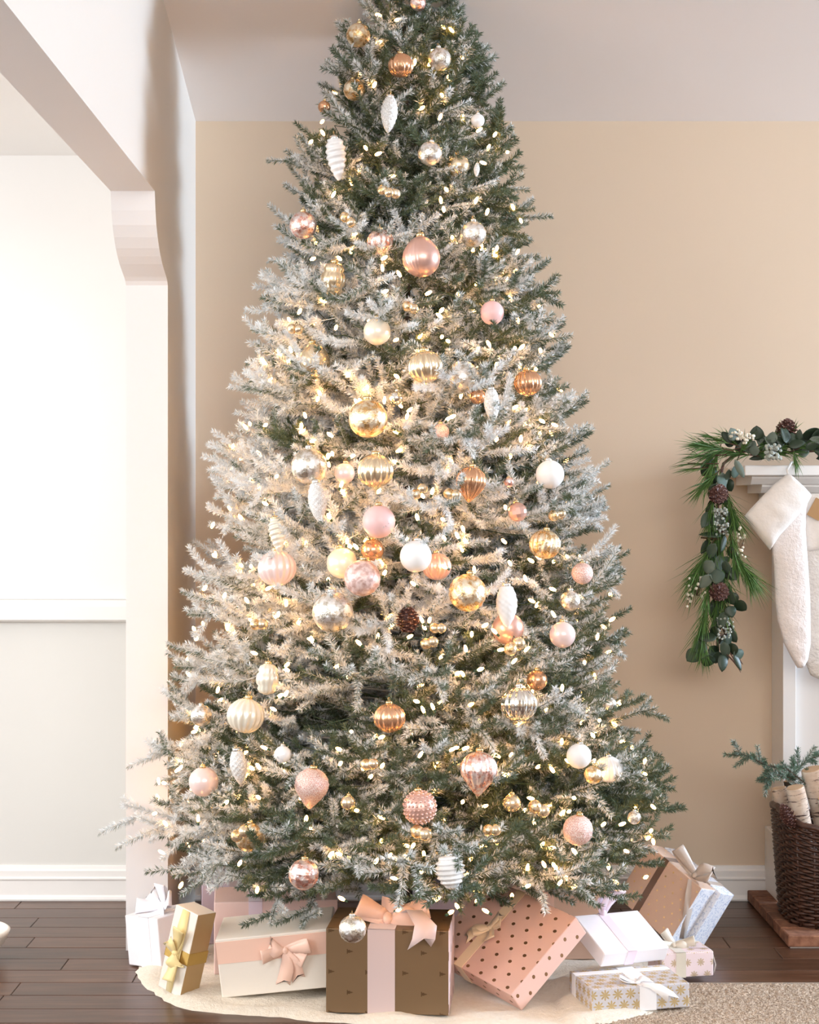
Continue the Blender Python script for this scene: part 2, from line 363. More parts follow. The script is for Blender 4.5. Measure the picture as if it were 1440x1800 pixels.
# ------------------------------------------------------------------ tree skirt
def skirt():
    rad = {0: .80, 20: .80, -20: .84, -40: .88, -60: .80, -75: .72, -90: .66, -105: .64, -120: .66, -140: .78, -160: .82, -180: .80}
    ks = sorted(rad); c = Vector((0.0, 5.02, 0)); N = 160; m = MB(); rs = random.Random(5); vs = []; rings = 26
    for i in range(N):
        a = 360*i/N-180; aa = a if a <= 20 else 20
        if a > 20: R0 = .66
        else: R0 = np.interp(aa, ks, [rad[k] for k in ks])
        R0 *= 1+.012*math.sin(a*.21)+rs.uniform(-.006, .006)
        for j in range(rings+1):
            t = j/rings; z = .012+.006*math.sin(a*.25+t*7)*t+.012*max(0, math.sin(a*.33+1))*t**2*(1-t)*4
            if j >= rings-1: z = .014 if j == rings-1 else -.004
            z += rs.uniform(0, .003); q = R0*t
            x, y = c.x+q*math.cos(math.radians(a)), c.y+q*math.sin(math.radians(a))
            x = max(x, -.735) if y > 5.12 else x; y = min(y, 5.76); 
            if x > .42 and y < 4.73: z += .014
            vs.append((x, y, max(z, 0.0)))
    fs = [(i*(rings+1)+j, ((i+1) % N)*(rings+1)+j, ((i+1) % N)*(rings+1)+j+1, i*(rings+1)+j+1) for i in range(N) for j in range(rings)]
    m.add(vs, [f[::-1] for f in fs]); o = m.build('tree_skirt', M['skirt'], None, True)
    for f in o.data.polygons: pass
    tag(o, 'cream fleece tree skirt spread on floor beneath the gifts', 'tree skirt')
skirt()

# ------------------------------------------------------------------ the tree
CX, CY = -.012, 5.05
prof = [(2.95, .08), (2.87, .145), (2.75, .21), (2.61, .285), (2.33, .35), (2.09, .385), (1.85, .47), (1.60, .53), (1.447, .58), (1.27, .61), (1.08, .645), (.80, .685), (.613, .75), (.457, .81), (.318, .83), (.2, .80)]
pz = [p[0] for p in prof][::-1]; pr = [p[1] for p in prof][::-1]
def RZ(z): return float(np.interp(z, pz, pr))
SEGSTEM = []
def needles(segs, dens, ln, wd, rs, ang=(.75, .2), upbias=0):
    """segs: array of (p0,p1,flockbias) ; kites around each segment"""
    V = []; C = []
    for p0, p1, fb in segs:
        p0 = np.array(p0); p1 = np.array(p1); d = p1-p0; L = np.linalg.norm(d)
        if L < 1e-5: continue
        n = max(2, int(L*dens)); t = rs.rand(n); ax = d/L
        h = np.array([0, 0, 1.]) if abs(ax[2]) < .9 else np.array([0, 1., 0]); u = np.cross(ax, h); u /= np.linalg.norm(u); w = np.cross(u, ax)
        a = rs.rand(n)*2*PI; rad = np.cos(a)[:, None]*u+np.sin(a)[:, None]*w; b = np.clip(ang[0]+rs.randn(n)*ang[1], .15, 1.4)
        dr = np.cos(b)[:, None]*ax+np.sin(b)[:, None]*rad; l = ln*(.75+.5*rs.rand(n))*(1-.25*t); base = p0+t[:, None]*d
        sd = np.cross(dr, rs.randn(n, 3)); sd /= np.linalg.norm(sd, axis=1)[:, None]; sd *= wd
        m1 = base+dr*(l*.45)[:, None]
        V.append(np.stack([base, m1-sd, base+dr*l[:, None], m1+sd], 1))
        R = np.clip(.34*rs.rand(n)+.46*fb+.2*(1-(rad[:, 2]*.5+.5)), 0, 1); c = np.stack([R, rs.rand(n), np.zeros(n), np.ones(n)], 1)
        C.append(np.repeat(c[:, None], 4, 1))
    V = np.concatenate(V).reshape(-1, 3); C = np.concatenate(C).reshape(-1, 4); f = np.arange(len(V)).reshape(-1, 4); return V, f, C
def unit(v): v = np.array(v, float); return v/np.linalg.norm(v)
def sprig(L, seed, droop=0.):
    rs = np.random.RandomState(seed); segs = []; stems = []
    def path(p, d, l, k, bend):
        pts = [np.array(p, float)]; d = unit(d)
        for i in range(k):
            d = unit(d+np.array([0, 0, bend/k])+rs.randn(3)*.05); pts.append(pts[-1]+d*l/k)
        return pts, d
    main, dl = path((0, 0, 0), (1, 0, 0), L, 8, droop+.12)
    mt = lambda t: (lambda q: main[min(int(q), 7)]+(main[min(int(q), 7)+1]-main[min(int(q), 7)])*(q-min(int(q), 7)))(t*8)
    stems.append((main, .0035))
    def fuzz(pts, fb, t0=0):
        k = len(pts)-1
        for i in range(k):
            if i/k >= t0: segs.append((pts[i], pts[i+1], fb))
    fuzz(main, rs.rand(), .35)
    def twig(p, d, l): 
        pts, _ = path(p, d, l, 2, .18); stems.append((pts, .0014)); fuzz(pts, rs.rand())
    t = .28 if L > .3 else .15; side = 1
    while t < .97:
        p = mt(t); l2 = min((L*(1-t)*.62+.07), .27)*(.8+.4*rs.rand())
        a = .85+.2*rs.rand(); up = rs.uniform(-.45, .65); d = unit((math.cos(a), side*math.sin(a), up*.8))
        if l2 > .085:
            pts, _ = path(p, d, l2, 4, .15); stems.append((pts, .002)); fuzz(pts, rs.rand(), .15); k = max(2, int(l2/.042)); s2 = 1
            for j in range(1, k):
                q = j/k*4; i = min(int(q), 3); pp = pts[i]+(pts[i+1]-pts[i])*(q-i); ax = unit(pts[i+1]-pts[i]); sd = unit(np.cross(ax, [0, 0, 1.])+rs.randn(3)*.35)*s2
                twig(pp, ax*.75+sd*.65+np.array([0, 0, rs.uniform(-.2, .4)]), .07+.04*rs.rand()+.035*(1-j/k)); s2 = -s2
        else: twig(p, d, .085+.04*rs.rand())
        if rs.rand() < .5: twig(p, unit((.7, rs.uniform(-.5, .5), rs.choice([-1, 1, 1])*.8)), .08+.03*rs.rand())
        t += .050/L*(1+.5*rs.rand()); side = -side
    for s2 in (-1, 1): twig(main[-1], dl+np.array([0, s2*.7, .1]), .06)
    V, f, C = needles(segs, 2100, .0190, .0012, rs, (.92, .16))
    sm = MB()
    for pts, r in stems: sm.tube(pts, [r*(1-.5*i/len(pts)) for i in range(len(pts))], 3, False)
    sv = np.array(sm.v); sf = np.array(sm.f); sf = sf+len(V)
    V = np.concatenate([V, sv]); C = np.concatenate([C, np.tile([.55, .1, 0, 1], (len(sv), 1))]); f = np.concatenate([f, sf])
    return fastmesh('branch', V, f, M['needle'], False, C)
LENS = [.16, .26, .38, .50, .62, .74]; SPR = {L: [sprig(L, int(L*100)*10+k) for k in range(4 if L > .2 else 3)] for L in LENS}
tree = link('christmas_tree', None, loc=(CX, CY, 0)); tag(tree, 'tall flocked artificial fir Christmas tree with branches, in the middle of the room', 'christmas tree')
m = MB(); m.tube([(0, 0, .02), (0, 0, 1.5), (0, 0, 2.86)], [.022, .018, .008], 10); m.build('trunk', M['trunk'], tree)
for k in range(4):
    a = PI/4+k*PI/2; MB().tube([(.02*math.cos(a), .02*math.sin(a), .16), (.16*math.cos(a), .16*math.sin(a), .10), (.30*math.cos(a), .30*math.sin(a), .025)], .010, 6).build('stand_leg', M['stemgreen'], tree)

# ornament table: px, py, r_px, kind, material, inset (0 = right out front), label
O = [
 (630, 62, 21, 'dimple', 'o_gold', 0, 'textured gold bauble high on left near the treetop'),
 (735, 5, 14, 'ball', 'o_rosemerc', 0, 'small mottled copper bauble just under the very top of the tree'),
 (705, 115, 22, 'flute', 'o_copper', 0, 'pleated copper bauble under the treetop, close to the trunk'),
 (773, 104, 20, 'ball', 'o_silver', 0, 'silver glass bauble right of the pleated copper one under the treetop'),
 (623, 158, 19, 'dimple', 'o_gold', .02, 'sparkly gold bauble half hidden upper left above the white cone ornament'),
 (570, 188, 11, 'ball', 'o_copper', 0, 'tiny copper ball at upper left outline of the tree'),
 (684, 203, 31, 'cone', 'o_glitter', 0, 'silver glitter pinecone ornament, uppermost cone on the tree'),
 (592, 281, 36, 'spiral', 'o_pearl', 0, 'pearl white spiral cone ornament at upper left'),
 (756, 270, 21, 'dimple', 'o_silver', 0, 'reflective mottled silver-gold bauble below right of uppermost glitter cone'),
 (805, 291, 20, 'ball', 'o_champ', .03, 'champagne bauble partly hidden beside a light at upper right'),
 (533, 396, 24, 'ball', 'o_rosemerc', 0, 'clear pink mercury bauble on left outline at a quarter height from top'),
 (832, 412, 23, 'ball', 'o_silver', 0, 'shiny silver bauble right of the large pointed rose bauble'),
 (741, 454, 33, 'onion', 'o_rose', 0, 'large rose bauble with pointed top and ribbed side, upper centre'),
 (669, 425, 23, 'flute', 'o_rosemerc', .04, 'rose striped bauble half hidden left of the large pointed rose one'),
 (586, 492, 30, 'lantern', 'o_champ', .02, 'elongated champagne lantern ornament left of centre in the upper half'),
 (865, 550, 21, 'ball', 'o_pink', 0, 'salmon pink and white bauble on the right at upper middle height'),
 (663, 583, 24, 'ball', 'o_cream', .02, 'pale cream bauble tucked under a frosted sprig above the fluted gold onion'),
 (748, 645, 30, 'flute', 'o_champ', 0, 'large fluted champagne gold bauble on the centre line, above mid height'),
 (813, 663, 29, 'ball', 'o_silver', .03, 'mottled silver bauble right beside the large fluted champagne one'),
 (928, 673, 24, 'flute', 'o_copper', .01, 'fluted copper bauble near right outline above mid height'),
 (553, 636, 27, 'onion', 'o_champ', .05, 'copper-gold bauble mostly hidden in left branches above mid height'),
 (647, 736, 34, 'ball', 'o_gold', 0, 'large crackled gold mercury bauble left of the trunk at mid height'),
 (544, 820, 32, 'ball', 'o_silver', 0, 'large silver-gold mercury bauble above the white glitter cone on left'),
 (606, 832, 18, 'ball', 'o_palepink', .03, 'pale blush bauble between the silver mercury and fluted gold baubles'),
 (660, 828, 31, 'flute', 'o_champ', .01, 'wide fluted gold bauble above the pink matte ball'),
 (828, 846, 26, 'fluteT', 'o_copper', 0, 'fluted copper teardrop bauble right of centre at mid height'),
 (967, 834, 25, 'ball', 'o_white', .0, 'matte white bauble at right outline at mid height'),
 (559, 884, 35, 'cone', 'o_glitter', 0, 'white glitter pinecone ornament hanging left of centre at mid height'),
 (865, 714, 29, 'cone', 'o_glitter', .01, 'silver glitter pinecone ornament in the right branches below the fluted copper ball'),
 (840, 697, 14, 'ball', 'o_copper', .03, 'small copper ball beside the right-hand glitter pinecone'),
 (666, 917, 29, 'ball', 'o_pink', 0, 'matte pink ball with white sheen left of centre at middle height'),
 (731, 978, 28, 'ball', 'o_white', 0, 'matte white ball at centre, right of the matte pink ball'),
 (637, 1016, 32, 'ball', 'o_emboss', 0, 'dusty rose embossed bauble below the matte pink ball'),
 (488, 942, 30, 'spiral', 'o_cream', .01, 'cream spiral shell ornament left side at mid height'),
 (487, 999, 33, 'flute', 'o_palepink', .02, 'pale pink pleated bauble near left outline under the cream shell'),
 (601, 990, 27, 'ball', 'o_cream', .05, 'cream bauble half hidden left of the dusty rose embossed one'),
 (585, 1076, 36, 'ball', 'o_silver', .01, 'large champagne-silver mercury bauble lower left of the embossed rose one'),
 (655, 967, 20, 'ball', 'o_copper', .05, 'copper bauble tucked behind the pink matte and embossed rose baubles'),
 (768, 996, 25, 'flute', 'o_rose', .05, 'rose bauble peeking out behind the matte white centre ball'),
 (822, 1042, 33, 'dimple', 'o_gold', 0, 'large crackled amber gold bauble right of centre below mid height'),
 (891, 1067, 36, 'coneW', 'o_white', 0, 'smooth white pinecone ornament hanging right of the amber gold bauble'),
 (893, 1105, 28, 'ball', 'o_rose', .05, 'rose copper bauble behind tip of the smooth white pinecone'),
 (958, 957, 27, 'flute', 'o_gold', .02, 'gold fluted bauble in right branches below the white outline ball'),
 (1024, 1008, 19, 'ball', 'o_roseglit', .0, 'rose glitter bauble on the right outline below mid height'),
 (1003, 1056, 18, 'ball', 'o_silver', .01, 'silver bauble under the rose glitter one on the right outline'),
 (989, 1116, 23, 'ball', 'o_palepink', .01, 'pink pearl bauble at lower right below the silver one'),
 (910, 900, 17, 'facet', 'o_rose', .02, 'small rose faceted bauble right of the fluted copper teardrop'),
 (895, 848, 9, 'ball', 'o_rosemerc', .02, 'tiny dark red bauble right of the fluted copper teardrop'),
 (944, 1196, 18, 'ball', 'o_copper', .03, 'copper bauble half hidden above right of the silver ribbed ball'),
 (432, 1258, 32, 'flute', 'o_cream', 0, 'cream fluted bauble on the lower left'),
 (470, 1194, 27, 'lantern', 'o_cream', .01, 'cream lantern ornament above the cream fluted bauble, lower left'),
 (685, 1262, 27, 'flute', 'o_copper', 0, 'fluted copper bauble in a dark gap at lower centre'),
 (548, 1380, 30, 'tear', 'o_roseglit', 0, 'rose sequined teardrop ornament at lower left'),
 (354, 1258, 19, 'ball', 'o_silver', 0, 'small silver bauble on left outline, lower part of tree'),
 (358, 1374, 26, 'ball', 'o_palepink', .03, 'blush bauble half hidden near lower left outline'),
 (420, 1350, 31, 'cone', 'o_glitter', .01, 'frosted glitter pinecone ornament lower left beside the blush bauble'),
 (534, 1537, 27, 'facet', 'o_rosemerc', 0, 'clear pink facetted bauble near bottom edge, left side'),
 (438, 1472, 25, 'dimple', 'o_gold', .03, 'gold bauble deep in the lowest left branches'),
 (497, 1326, 15, 'ball', 'o_pearl', .01, 'small white pearl bauble above left of the sequined teardrop'),
 (912, 1238, 32, 'flute', 'o_chrome', 0, 'silver ribbed ball on the lower right'),
 (842, 1353, 32, 'fluteT', 'o_rosemerc', 0, 'rose and silver fluted teardrop bauble at lower right of centre'),
 (738, 1419, 29, 'bead', 'o_rose', 0, 'rose bauble covered in beads at lower centre'),
 (1018, 1329, 22, 'ball', 'o_white', 0, 'white matte bauble lower right, beside dark gold ball'),
 (1043, 1362, 16, 'dimple', 'o_gold', 0, 'small dark gold ball between two white baubles at lower right'),
 (1070, 1352, 24, 'flute', 'o_pearl', .02, 'white pearl bauble right of the small dark gold ball'),
 (1016, 1459, 27, 'facet', 'o_roseglit', 0, 'pink facetted glass bauble at bottom right'),
 (792, 1534, 29, 'shell', 'o_pearl', 0, 'white ribbed shell ornament hanging at the bottom edge, right of centre'),
 (1115, 1437, 12, 'ball', 'o_silver', 0, 'small silver bauble near the lowest right tips'),
 (1072, 1238, 12, 'ball', 'o_silver', 0, 'small silver bauble at right outline in the lower part'),
 (620, 1633, 24, 'dimple', 'o_silver', -.07, 'silver-gold mirrored bauble hanging lowest, before the brown gift'),
 (717, 1090, 21, 'nat', 'cone', .03, 'dark natural pinecone in the middle, below the white matte ball'),
 (696, 700, 13, 'ball', 'o_chrome', .04, 'small chrome ball right of the large crackled gold bauble'),
 (612, 1411, 13, 'ball', 'o_champ', 0, 'small champagne gold ball right of the sequined teardrop'),
 (840, 212, 12, 'ball', 'o_pearl', 0, 'small pearl ball at upper right outline'),
 (838, 300, 11, 'cone', 'o_glitter', 0, 'small silver drop at upper right outline beside the champagne bauble'),
 (900, 1412, 16, 'ball', 'o_champ', .04, 'gold bauble left of the golden bead pair at lower right'),
 (775, 760, 15, 'ball', 'o_roseglit', .05, 'small rose bauble tucked in frosted sprigs at mid height right of trunk'),
]
front = [(o[0], o[1], o[2]*(1.0)) for o in O if o[5] <= .01]
def place(px, py, rpx, inset):
    d = 4.7
    for _ in range(12):
        z = CH-(py-900)/F*d; x = (px-720)/F*d-CX; R = RZ(z); y = CY-math.sqrt(max(R*R-x*x, .0009)); d = y+inset*1.2-(.028 if inset <= .012 else -.01)
    return Vector(((px-720)/F*d, d, CH-(py-900)/F*d)), rpx/F*d
def pixel(v): return 720+F*v.x/v.y, 900+F*(CH-v.z)/v.y
# branches
NB_ = 276; cnt = 0; ga = 2.39996; ang = 0.4
zs = []
# number density of branch roots grows with radius
tot = 0; zz = np.linspace(.36, 2.90, 400); w = np.array([(.24+RZ(z)*1.15+(.25 if z < .6 else 0)) for z in zz]); cw = np.cumsum(w)/w.sum()
def add_branch(z0, az, L, pitch, rs, parent, nm='branch'):
    Lc = min(LENS, key=lambda q: abs(q-L)); sc = min(max(L/Lc, .85), 1.18)
    o = link(nm, rs.choice(SPR[Lc]), parent); dr = Vector((math.cos(az), math.sin(az), 0))
    Mx = Matrix.Rotation(az, 4, 'Z') @ Matrix.Rotation(-pitch, 4, 'Y') @ Matrix.Rotation(rs.uniform(-.35, .35), 4, 'X') @ Matrix.Scale(sc, 4)
    off = RZ(z0)*0; Mx.translation = Vector((0, 0, z0)); st = L-Lc*sc
    if st > .02: Mx.translation += (Mx.to_3x3() @ Vector((1, 0, 0))).normalized()*st
    o.matrix_local = Mx; return o
def wall_limit(az, L, z):
    dx, dy = math.cos(az), math.sin(az); mx = L
    if dy > 0: mx = min(mx, (5.70-CY)/dy)
    if dx < 0:
        t = (-.68-CX)/dx
        if CY+t*dy > 5.06: mx = min(mx, t)
    return mx
# outline of the tree as seen from the front, from the crown down: height (m) against half width on the left and right (m)
OZ = [.25, .34, .46, .61, .80, 1.08, 1.27, 1.45, 1.60, 1.85, 2.09, 2.33, 2.61, 2.75, 2.95]
OL = [.72, .80, .80, .72, .68, .62, .59, .55, .52, .48, .37, .35, .29, .25, .10]
OR = [.76, .82, .78, .72, .63, .62, .59, .60, .50, .48, .39, .35, .28, .20, .12]
def trim(z0, az, L, pitch):
    for _ in range(8):
        tx = math.cos(az)*math.cos(pitch)*L; d = CY+math.sin(az)*math.cos(pitch)*L; zt = z0+math.sin(pitch)*L
        ax = tx*5.05/d; zz_ = CH+(zt-CH)*5.05/d
        lim = float(np.interp(zz_, OZ, OR if ax > 0 else OL))+.01
        if abs(ax) <= lim: break
        L *= max(.8, lim/abs(ax))
    return L
rb = random.Random(11); heights = [float(np.interp((i+.5)/NB_, cw, zz)) for i in range(NB_)]
def flockamt(z, az, q):
    a = np.interp(z, [.3, .6, 1.0, 1.5, 1.9, 2.3, 2.9], [.40, .47, .62, .64, .55, .40, .32]); a += -.12*math.cos(az); return min(1, max(.05, a+q))
for i, z0 in enumerate(heights):
    for tr_ in range(14):
        az = ang+tr_*.9; pitch = np.interp(z0, [.3, .7, 1.5, 2.3, 2.8], [-.07, .03, .12, .22, .36])+rb.uniform(-.12, .12)
        ztip = z0+math.sin(pitch)*RZ(z0); R = RZ(ztip)*rb.uniform(.88, 1.04); L = R/math.cos(pitch)
        if z0 > 2.72: L *= .9
        Lw = wall_limit(az, L, z0)
        tip = Vector((CX+math.cos(az)*R, CY+math.sin(az)*R, ztip)); px, py = pixel(tip)
        bad = math.sin(az) < -.2 and any(abs(px-a) < r*1.05+3 and abs(py-b) < r*1.05+3 for a, b, r in front)
        if not bad: break
    ang += ga
    if math.sin(az) > .45 and rb.random() < .15: pass
    o = add_branch(z0, az, max(.13, trim(z0, az, min(L, Lw), pitch)), pitch, rb, tree)
    o.color = (flockamt(z0, az, rb.uniform(-.10, .10)), 0, 0, 1)
# low drooping front boughs
for k in range(13):
    z0 = rb.uniform(.34, .50); az = -PI/2+(k-6)*.22; R = RZ(z0)*rb.uniform(.80, .98); o = add_branch(z0, az, R, rb.uniform(-.16, .0), rb, tree); o.color = (flockamt(z0, az, rb.uniform(-.1, .1)), 0, 0, 1)
# leader at the very top
for k, (p, a) in enumerate([(1.45, 0), (1.0, 1.), (.9, 3.2), (1.0, 5.)]):
    o = add_branch(2.80, a, .13, p*.8, rb, tree); o.color = (.2, 0, 0, 1)
# shorter inner boughs, past the 300 branches, joined as one part
def inner():
    Vs = []; Fs = []; Cs = []; base = 0; r2 = random.Random(21)
    for i in range(60):
        z0 = r2.uniform(.35, 2.7); az = -PI/2+r2.uniform(-1.9, 1.9); L = RZ(z0)*.78; L = wall_limit(az, L, z0)
        Lc = min(LENS, key=lambda q: abs(q-L)); me = r2.choice(SPR[Lc]); nv = len(me.vertices); v = np.empty(nv*3, np.float32); me.vertices.foreach_get('co', v); v = v.reshape(-1, 3)
        f = np.empty(len(me.loops), np.int32); me.loops.foreach_get('vertex_index', f); f = f.reshape(-1, 4); c = np.empty(nv*4, np.float32); me.attributes['flk'].data.foreach_get('color', c); c = c.reshape(-1, 4)
        R = np.array((Matrix.Rotation(az, 3, 'Z') @ Matrix.Rotation(-.15, 3, 'Y')))*(L/Lc); Vs.append(v @ R.T+np.array([0, 0, z0])); Fs.append(f+base); Cs.append(c); base += nv
    o = fastmesh('inner_boughs', np.concatenate(Vs), np.concatenate(Fs), M['needle'], tree, np.concatenate(Cs)); o['kind'] = 'stuff'; o.color = (.30, 0, 0, 1)
inner()

# ------------------------------------------------------------------ fairy lights
strg = link('light_string', None, loc=(CX, CY, 0)); tag(strg, 'string of warm white fairy lights wound all through the flocked tree', 'string lights')
bm_ = MB(); bm_.lathe([(.0008, .011), (.0030, .009), (.0050, .003), (.0052, -.002), (.0036, -.008), (.0028, -.010)], 6); BULB = bm_.mesh('bulb', M['bulb'], True)
sk = MB().tube([(0, 0, -.019), (0, 0, -.009)], .0035, 5); SOCK = sk.mesh('socket', M['socket'])
rl = random.Random(33); bpos = []
while len(bpos) < 560:
    z = .30+2.62*(1-rl.random()**.75); 
    if rl.random() > (RZ(z)+.12)/.95: continue
    az = -PI/2+rl.gauss(0, 1.15); k = 1-.30*rl.random()**1.3; R = trim(z, az, min(RZ(z)*k, wall_limit(az, 9, z)), 0)*(.96 if z < .45 else 1); bpos.append(Vector((math.cos(az)*R, math.sin(az)*R, z)))
bpos.sort(key=lambda v: v.y)
stuffb = MB()
for i, p in enumerate(bpos):
    rt = Euler((rl.uniform(-1.2, 1.2), rl.uniform(-1.2, 1.2), rl.uniform(0, 6)))
    if i < 300:
        o = link('bulb', BULB, strg, p, rt)
        if i < 150: link('socket', SOCK, o)
    else:
        mt = Matrix.Translation(p) @ rt.to_matrix().to_4x4(); stuffb.add([mt @ v.co for v in BULB.vertices], [tuple(f.vertices) for f in BULB.polygons])
stuffb.build('bulbs_inside', M['bulb'], strg, True)['kind'] = 'stuff'
wm = MB(); pts = []
for i in range(900):
    t = i/899; z = .33+2.55*t; a = t*2*PI*26; R = RZ(z)*(.62+.12*math.sin(i*.9)); R = min(R, wall_limit(a % (2*PI), 9, z)); pts.append((math.cos(a)*R, math.sin(a)*R, z+.015*math.sin(i*1.7)))
wm.tube(pts, .0014, 4); wm.build('wire', M['wire'], strg)

# ------------------------------------------------------------------ ornaments
def natural_cone(parent, name, r, h, mat, loc, rot=(0, 0, 0), root=False):
    mb = MB(); N = 62
    for i in range(N):
        t = (i+.5)/N; z = h*(t-.5); R = r*math.sin(PI*(.1+.84*t))**.8; a = i*2.39996
        c = Vector((math.cos(a), math.sin(a), 0)); s_ = Vector((-math.sin(a), math.cos(a), 0)); w_ = r*.34
        b0 = c*(R*.25)+Vector((0, 0, z)); tip = c*R+Vector((0, 0, z+r*.12)); mid = c*(R*.75)+Vector((0, 0, z-.02*r))
        mb.add([b0-s_*w_*.3, b0+s_*w_*.3, mid+s_*w_, tip+s_*w_*.5, tip-s_*w_*.5, mid-s_*w_, mid+Vector((0, 0, r*.16)), tip-Vector((0, 0, r*.10))], [(0, 1, 2, 6), (0, 6, 5), (6, 2, 3, 4, 5), (3, 7, 4), (0, 5, 4, 7), (0, 7, 3, 2, 1)])
    mb.sphere((0, 0, 0), 1, 8, 6, (r*.45, r*.45, h*.5)); o = mb.build(name, mat, parent, False, loc, rot)
    tm = MB()
    for i in range(N):
        t = (i+.5)/N; z = h*(t-.5); R = r*math.sin(PI*(.1+.84*t))**.8; a = i*2.39996; tm.sphere((math.cos(a)*R, math.sin(a)*R, z+r*.08), r*.055, 5, 4)
    tm.build('scale_tips', M['conetip'], o)['kind'] = 'stuff'; return o
def ornament(px, py, rpx, kind, mat, inset, label):
    loc, r = place(px, py, rpx, inset); mb = MB(); n, m_ = 40, 22; sm = True
    sph = [(max(.02, math.sin(PI*i/m_))*r, math.cos(PI*i/m_)*r) for i in range(m_+1)]; top = r; nm = 'bauble'
    if kind == 'ball': mb.lathe(sph, 32)
    elif kind == 'flute':
        n = 96; q = 16; pf = [(a, b*.95) for a, b in sph]; mb.lathe(pf, n, lambda a, i, R, z: R*(1+.045*math.cos(a*q*1.0)**1)); top = r*.95
    elif kind == 'fluteT' or kind == 'tear':
        nm = 'teardrop_ornament'; pf = [(a, b if b > 0 else b*(1+.45*(-b/r)**2.2)) for a, b in sph]; pf = [(a*(1 if b > 0 else max(.15, 1-.25*(-b/r)**2)), b) for a, b in pf]
        if kind == 'tear': mb.lathe(pf, 40, lambda a, i, R, z: R*(1+.05*math.cos(a*11+i*PI)*math.cos(i*PI*.5)))
        else: mb.lathe(pf, 96, lambda a, i, R, z: R*(1+.04*math.cos(a*16)))
    elif kind == 'onion':
        pf = [(a, b if b < 0 else b*(1+.22*(b/r)**3)) for a, b in sph]; top = r*1.22
        mb.lathe(pf, 96, lambda a, i, R, z: R*(1+(.022*math.cos(a*30) if math.cos(a+PI/2-.6) > 0 else .0)))
    elif kind == 'dimple':
        mb.lathe(sph, 44, lambda a, i, R, z: R*(1+.045*math.cos(a*11+(i//2 % 2)*PI)*(math.sin(i*PI/2+.4)**2)))
    elif kind == 'bead':
        mb.lathe(sph, 32); k = 0
        for i in range(1, 12):
            for j in range(max(1, int(24*math.sin(PI*i/12)))):
                a = 2*PI*j/int(24*math.sin(PI*i/12)); b = PI*i/12; mb.sphere((r*math.sin(b)*math.cos(a), r*math.sin(b)*math.sin(a), r*math.cos(b)), r*.085, 5, 4)
    elif kind == 'facet':
        sm = False; sp = [(max(.02, math.sin(PI*i/9))*r, math.cos(PI*i/9)*r) for i in range(10)]; mb.lathe(sp, 14)
    elif kind == 'lantern':
        pf = [(r*.25, r), (r*.5, r*.85), (r*.62, r*.6), (r*.55, r*.45), (r*.68, r*.3), (r*.72, 0), (r*.68, -r*.3), (r*.55, -r*.45), (r*.6, -r*.65), (r*.45, -r*.88), (r*.1, -r)]; mb.lathe(pf, 72, lambda a, i, R, z: R*(1+.03*math.cos(a*12)))
        nm = 'lantern_ornament'
    elif kind in ('cone', 'coneW'):
        nm = 'pinecone_ornament'; w_ = r*.47 if kind == 'cone' else r*.52; K = 40; pf = []
        for i in range(K+1):
            t = i/K; pf.append((max(.03*r, w_*math.sin(PI*min(1, .12+.88*t))**.62*(1 if t < .4 else 1-.25*(t-.4))), r*(1-2*t)))
        amp = .08 if kind == 'cone' else .035
        mb.lathe(pf, 48, lambda a, i, R, z: R*(1+amp*math.cos(a*8+(i//3 % 2)*PI)*(.4+.6*((i % 3)/2))))
    elif kind in ('spiral', 'shell'):
        nm = 'spiral_ornament'; K = 44; pf = []; w_ = r*(.5 if kind == 'spiral' else .85)
        for i in range(K+1):
            t = i/K; pf.append((max(.05*r, w_*(math.sin(PI*min(1, .15+.83*t))**.6)*(1.08-.35*t if kind == 'spiral' else 1)), r*(1-2*t)))
        mb.lathe(pf, 40, lambda a, i, R, z: R*(1+.09*math.sin(i*.95+a*(1 if kind == 'spiral' else 0))+(.04*math.cos(a*14) if kind == 'shell' else 0)))
    elif kind == 'nat':
        o = natural_cone(None, 'pinecone', r, r*2.1, M['cone'], loc); return tag(o, label, 'pinecone')
    o = mb.build(nm, M[mat], None, sm, loc, (rl.uniform(-.15, .15), rl.uniform(-.15, .15), rl.uniform(0, 6)))
    cr = r*(.22 if r > .03 else .28); c2 = MB().lathe([(cr*.55, top+cr*.85), (cr*.9, top+cr*.75), (cr, top+cr*.4), (cr, top-cr*.25)], 14); c2.build('cap', M['capsilver'] if mat in ('o_silver', 'o_chrome', 'o_glitter', 'o_white', 'o_pearl') else M['cap'], o, True)
    hk = MB(); hk.tube([(cr*.0, 0, top+cr*.7), (cr*.35, 0, top+cr*1.2), (cr*.2, 0, top+cr*1.7), (-cr*.25, 0, top+cr*1.8), (-cr*.3, 0, top+cr*1.3), (0, 0, top+cr*.8)], cr*.07, 4); hk.build('hook', M['cap'], o)
    tag(o, label, 'ornament')
    return o
for o in O: ornament(*o)
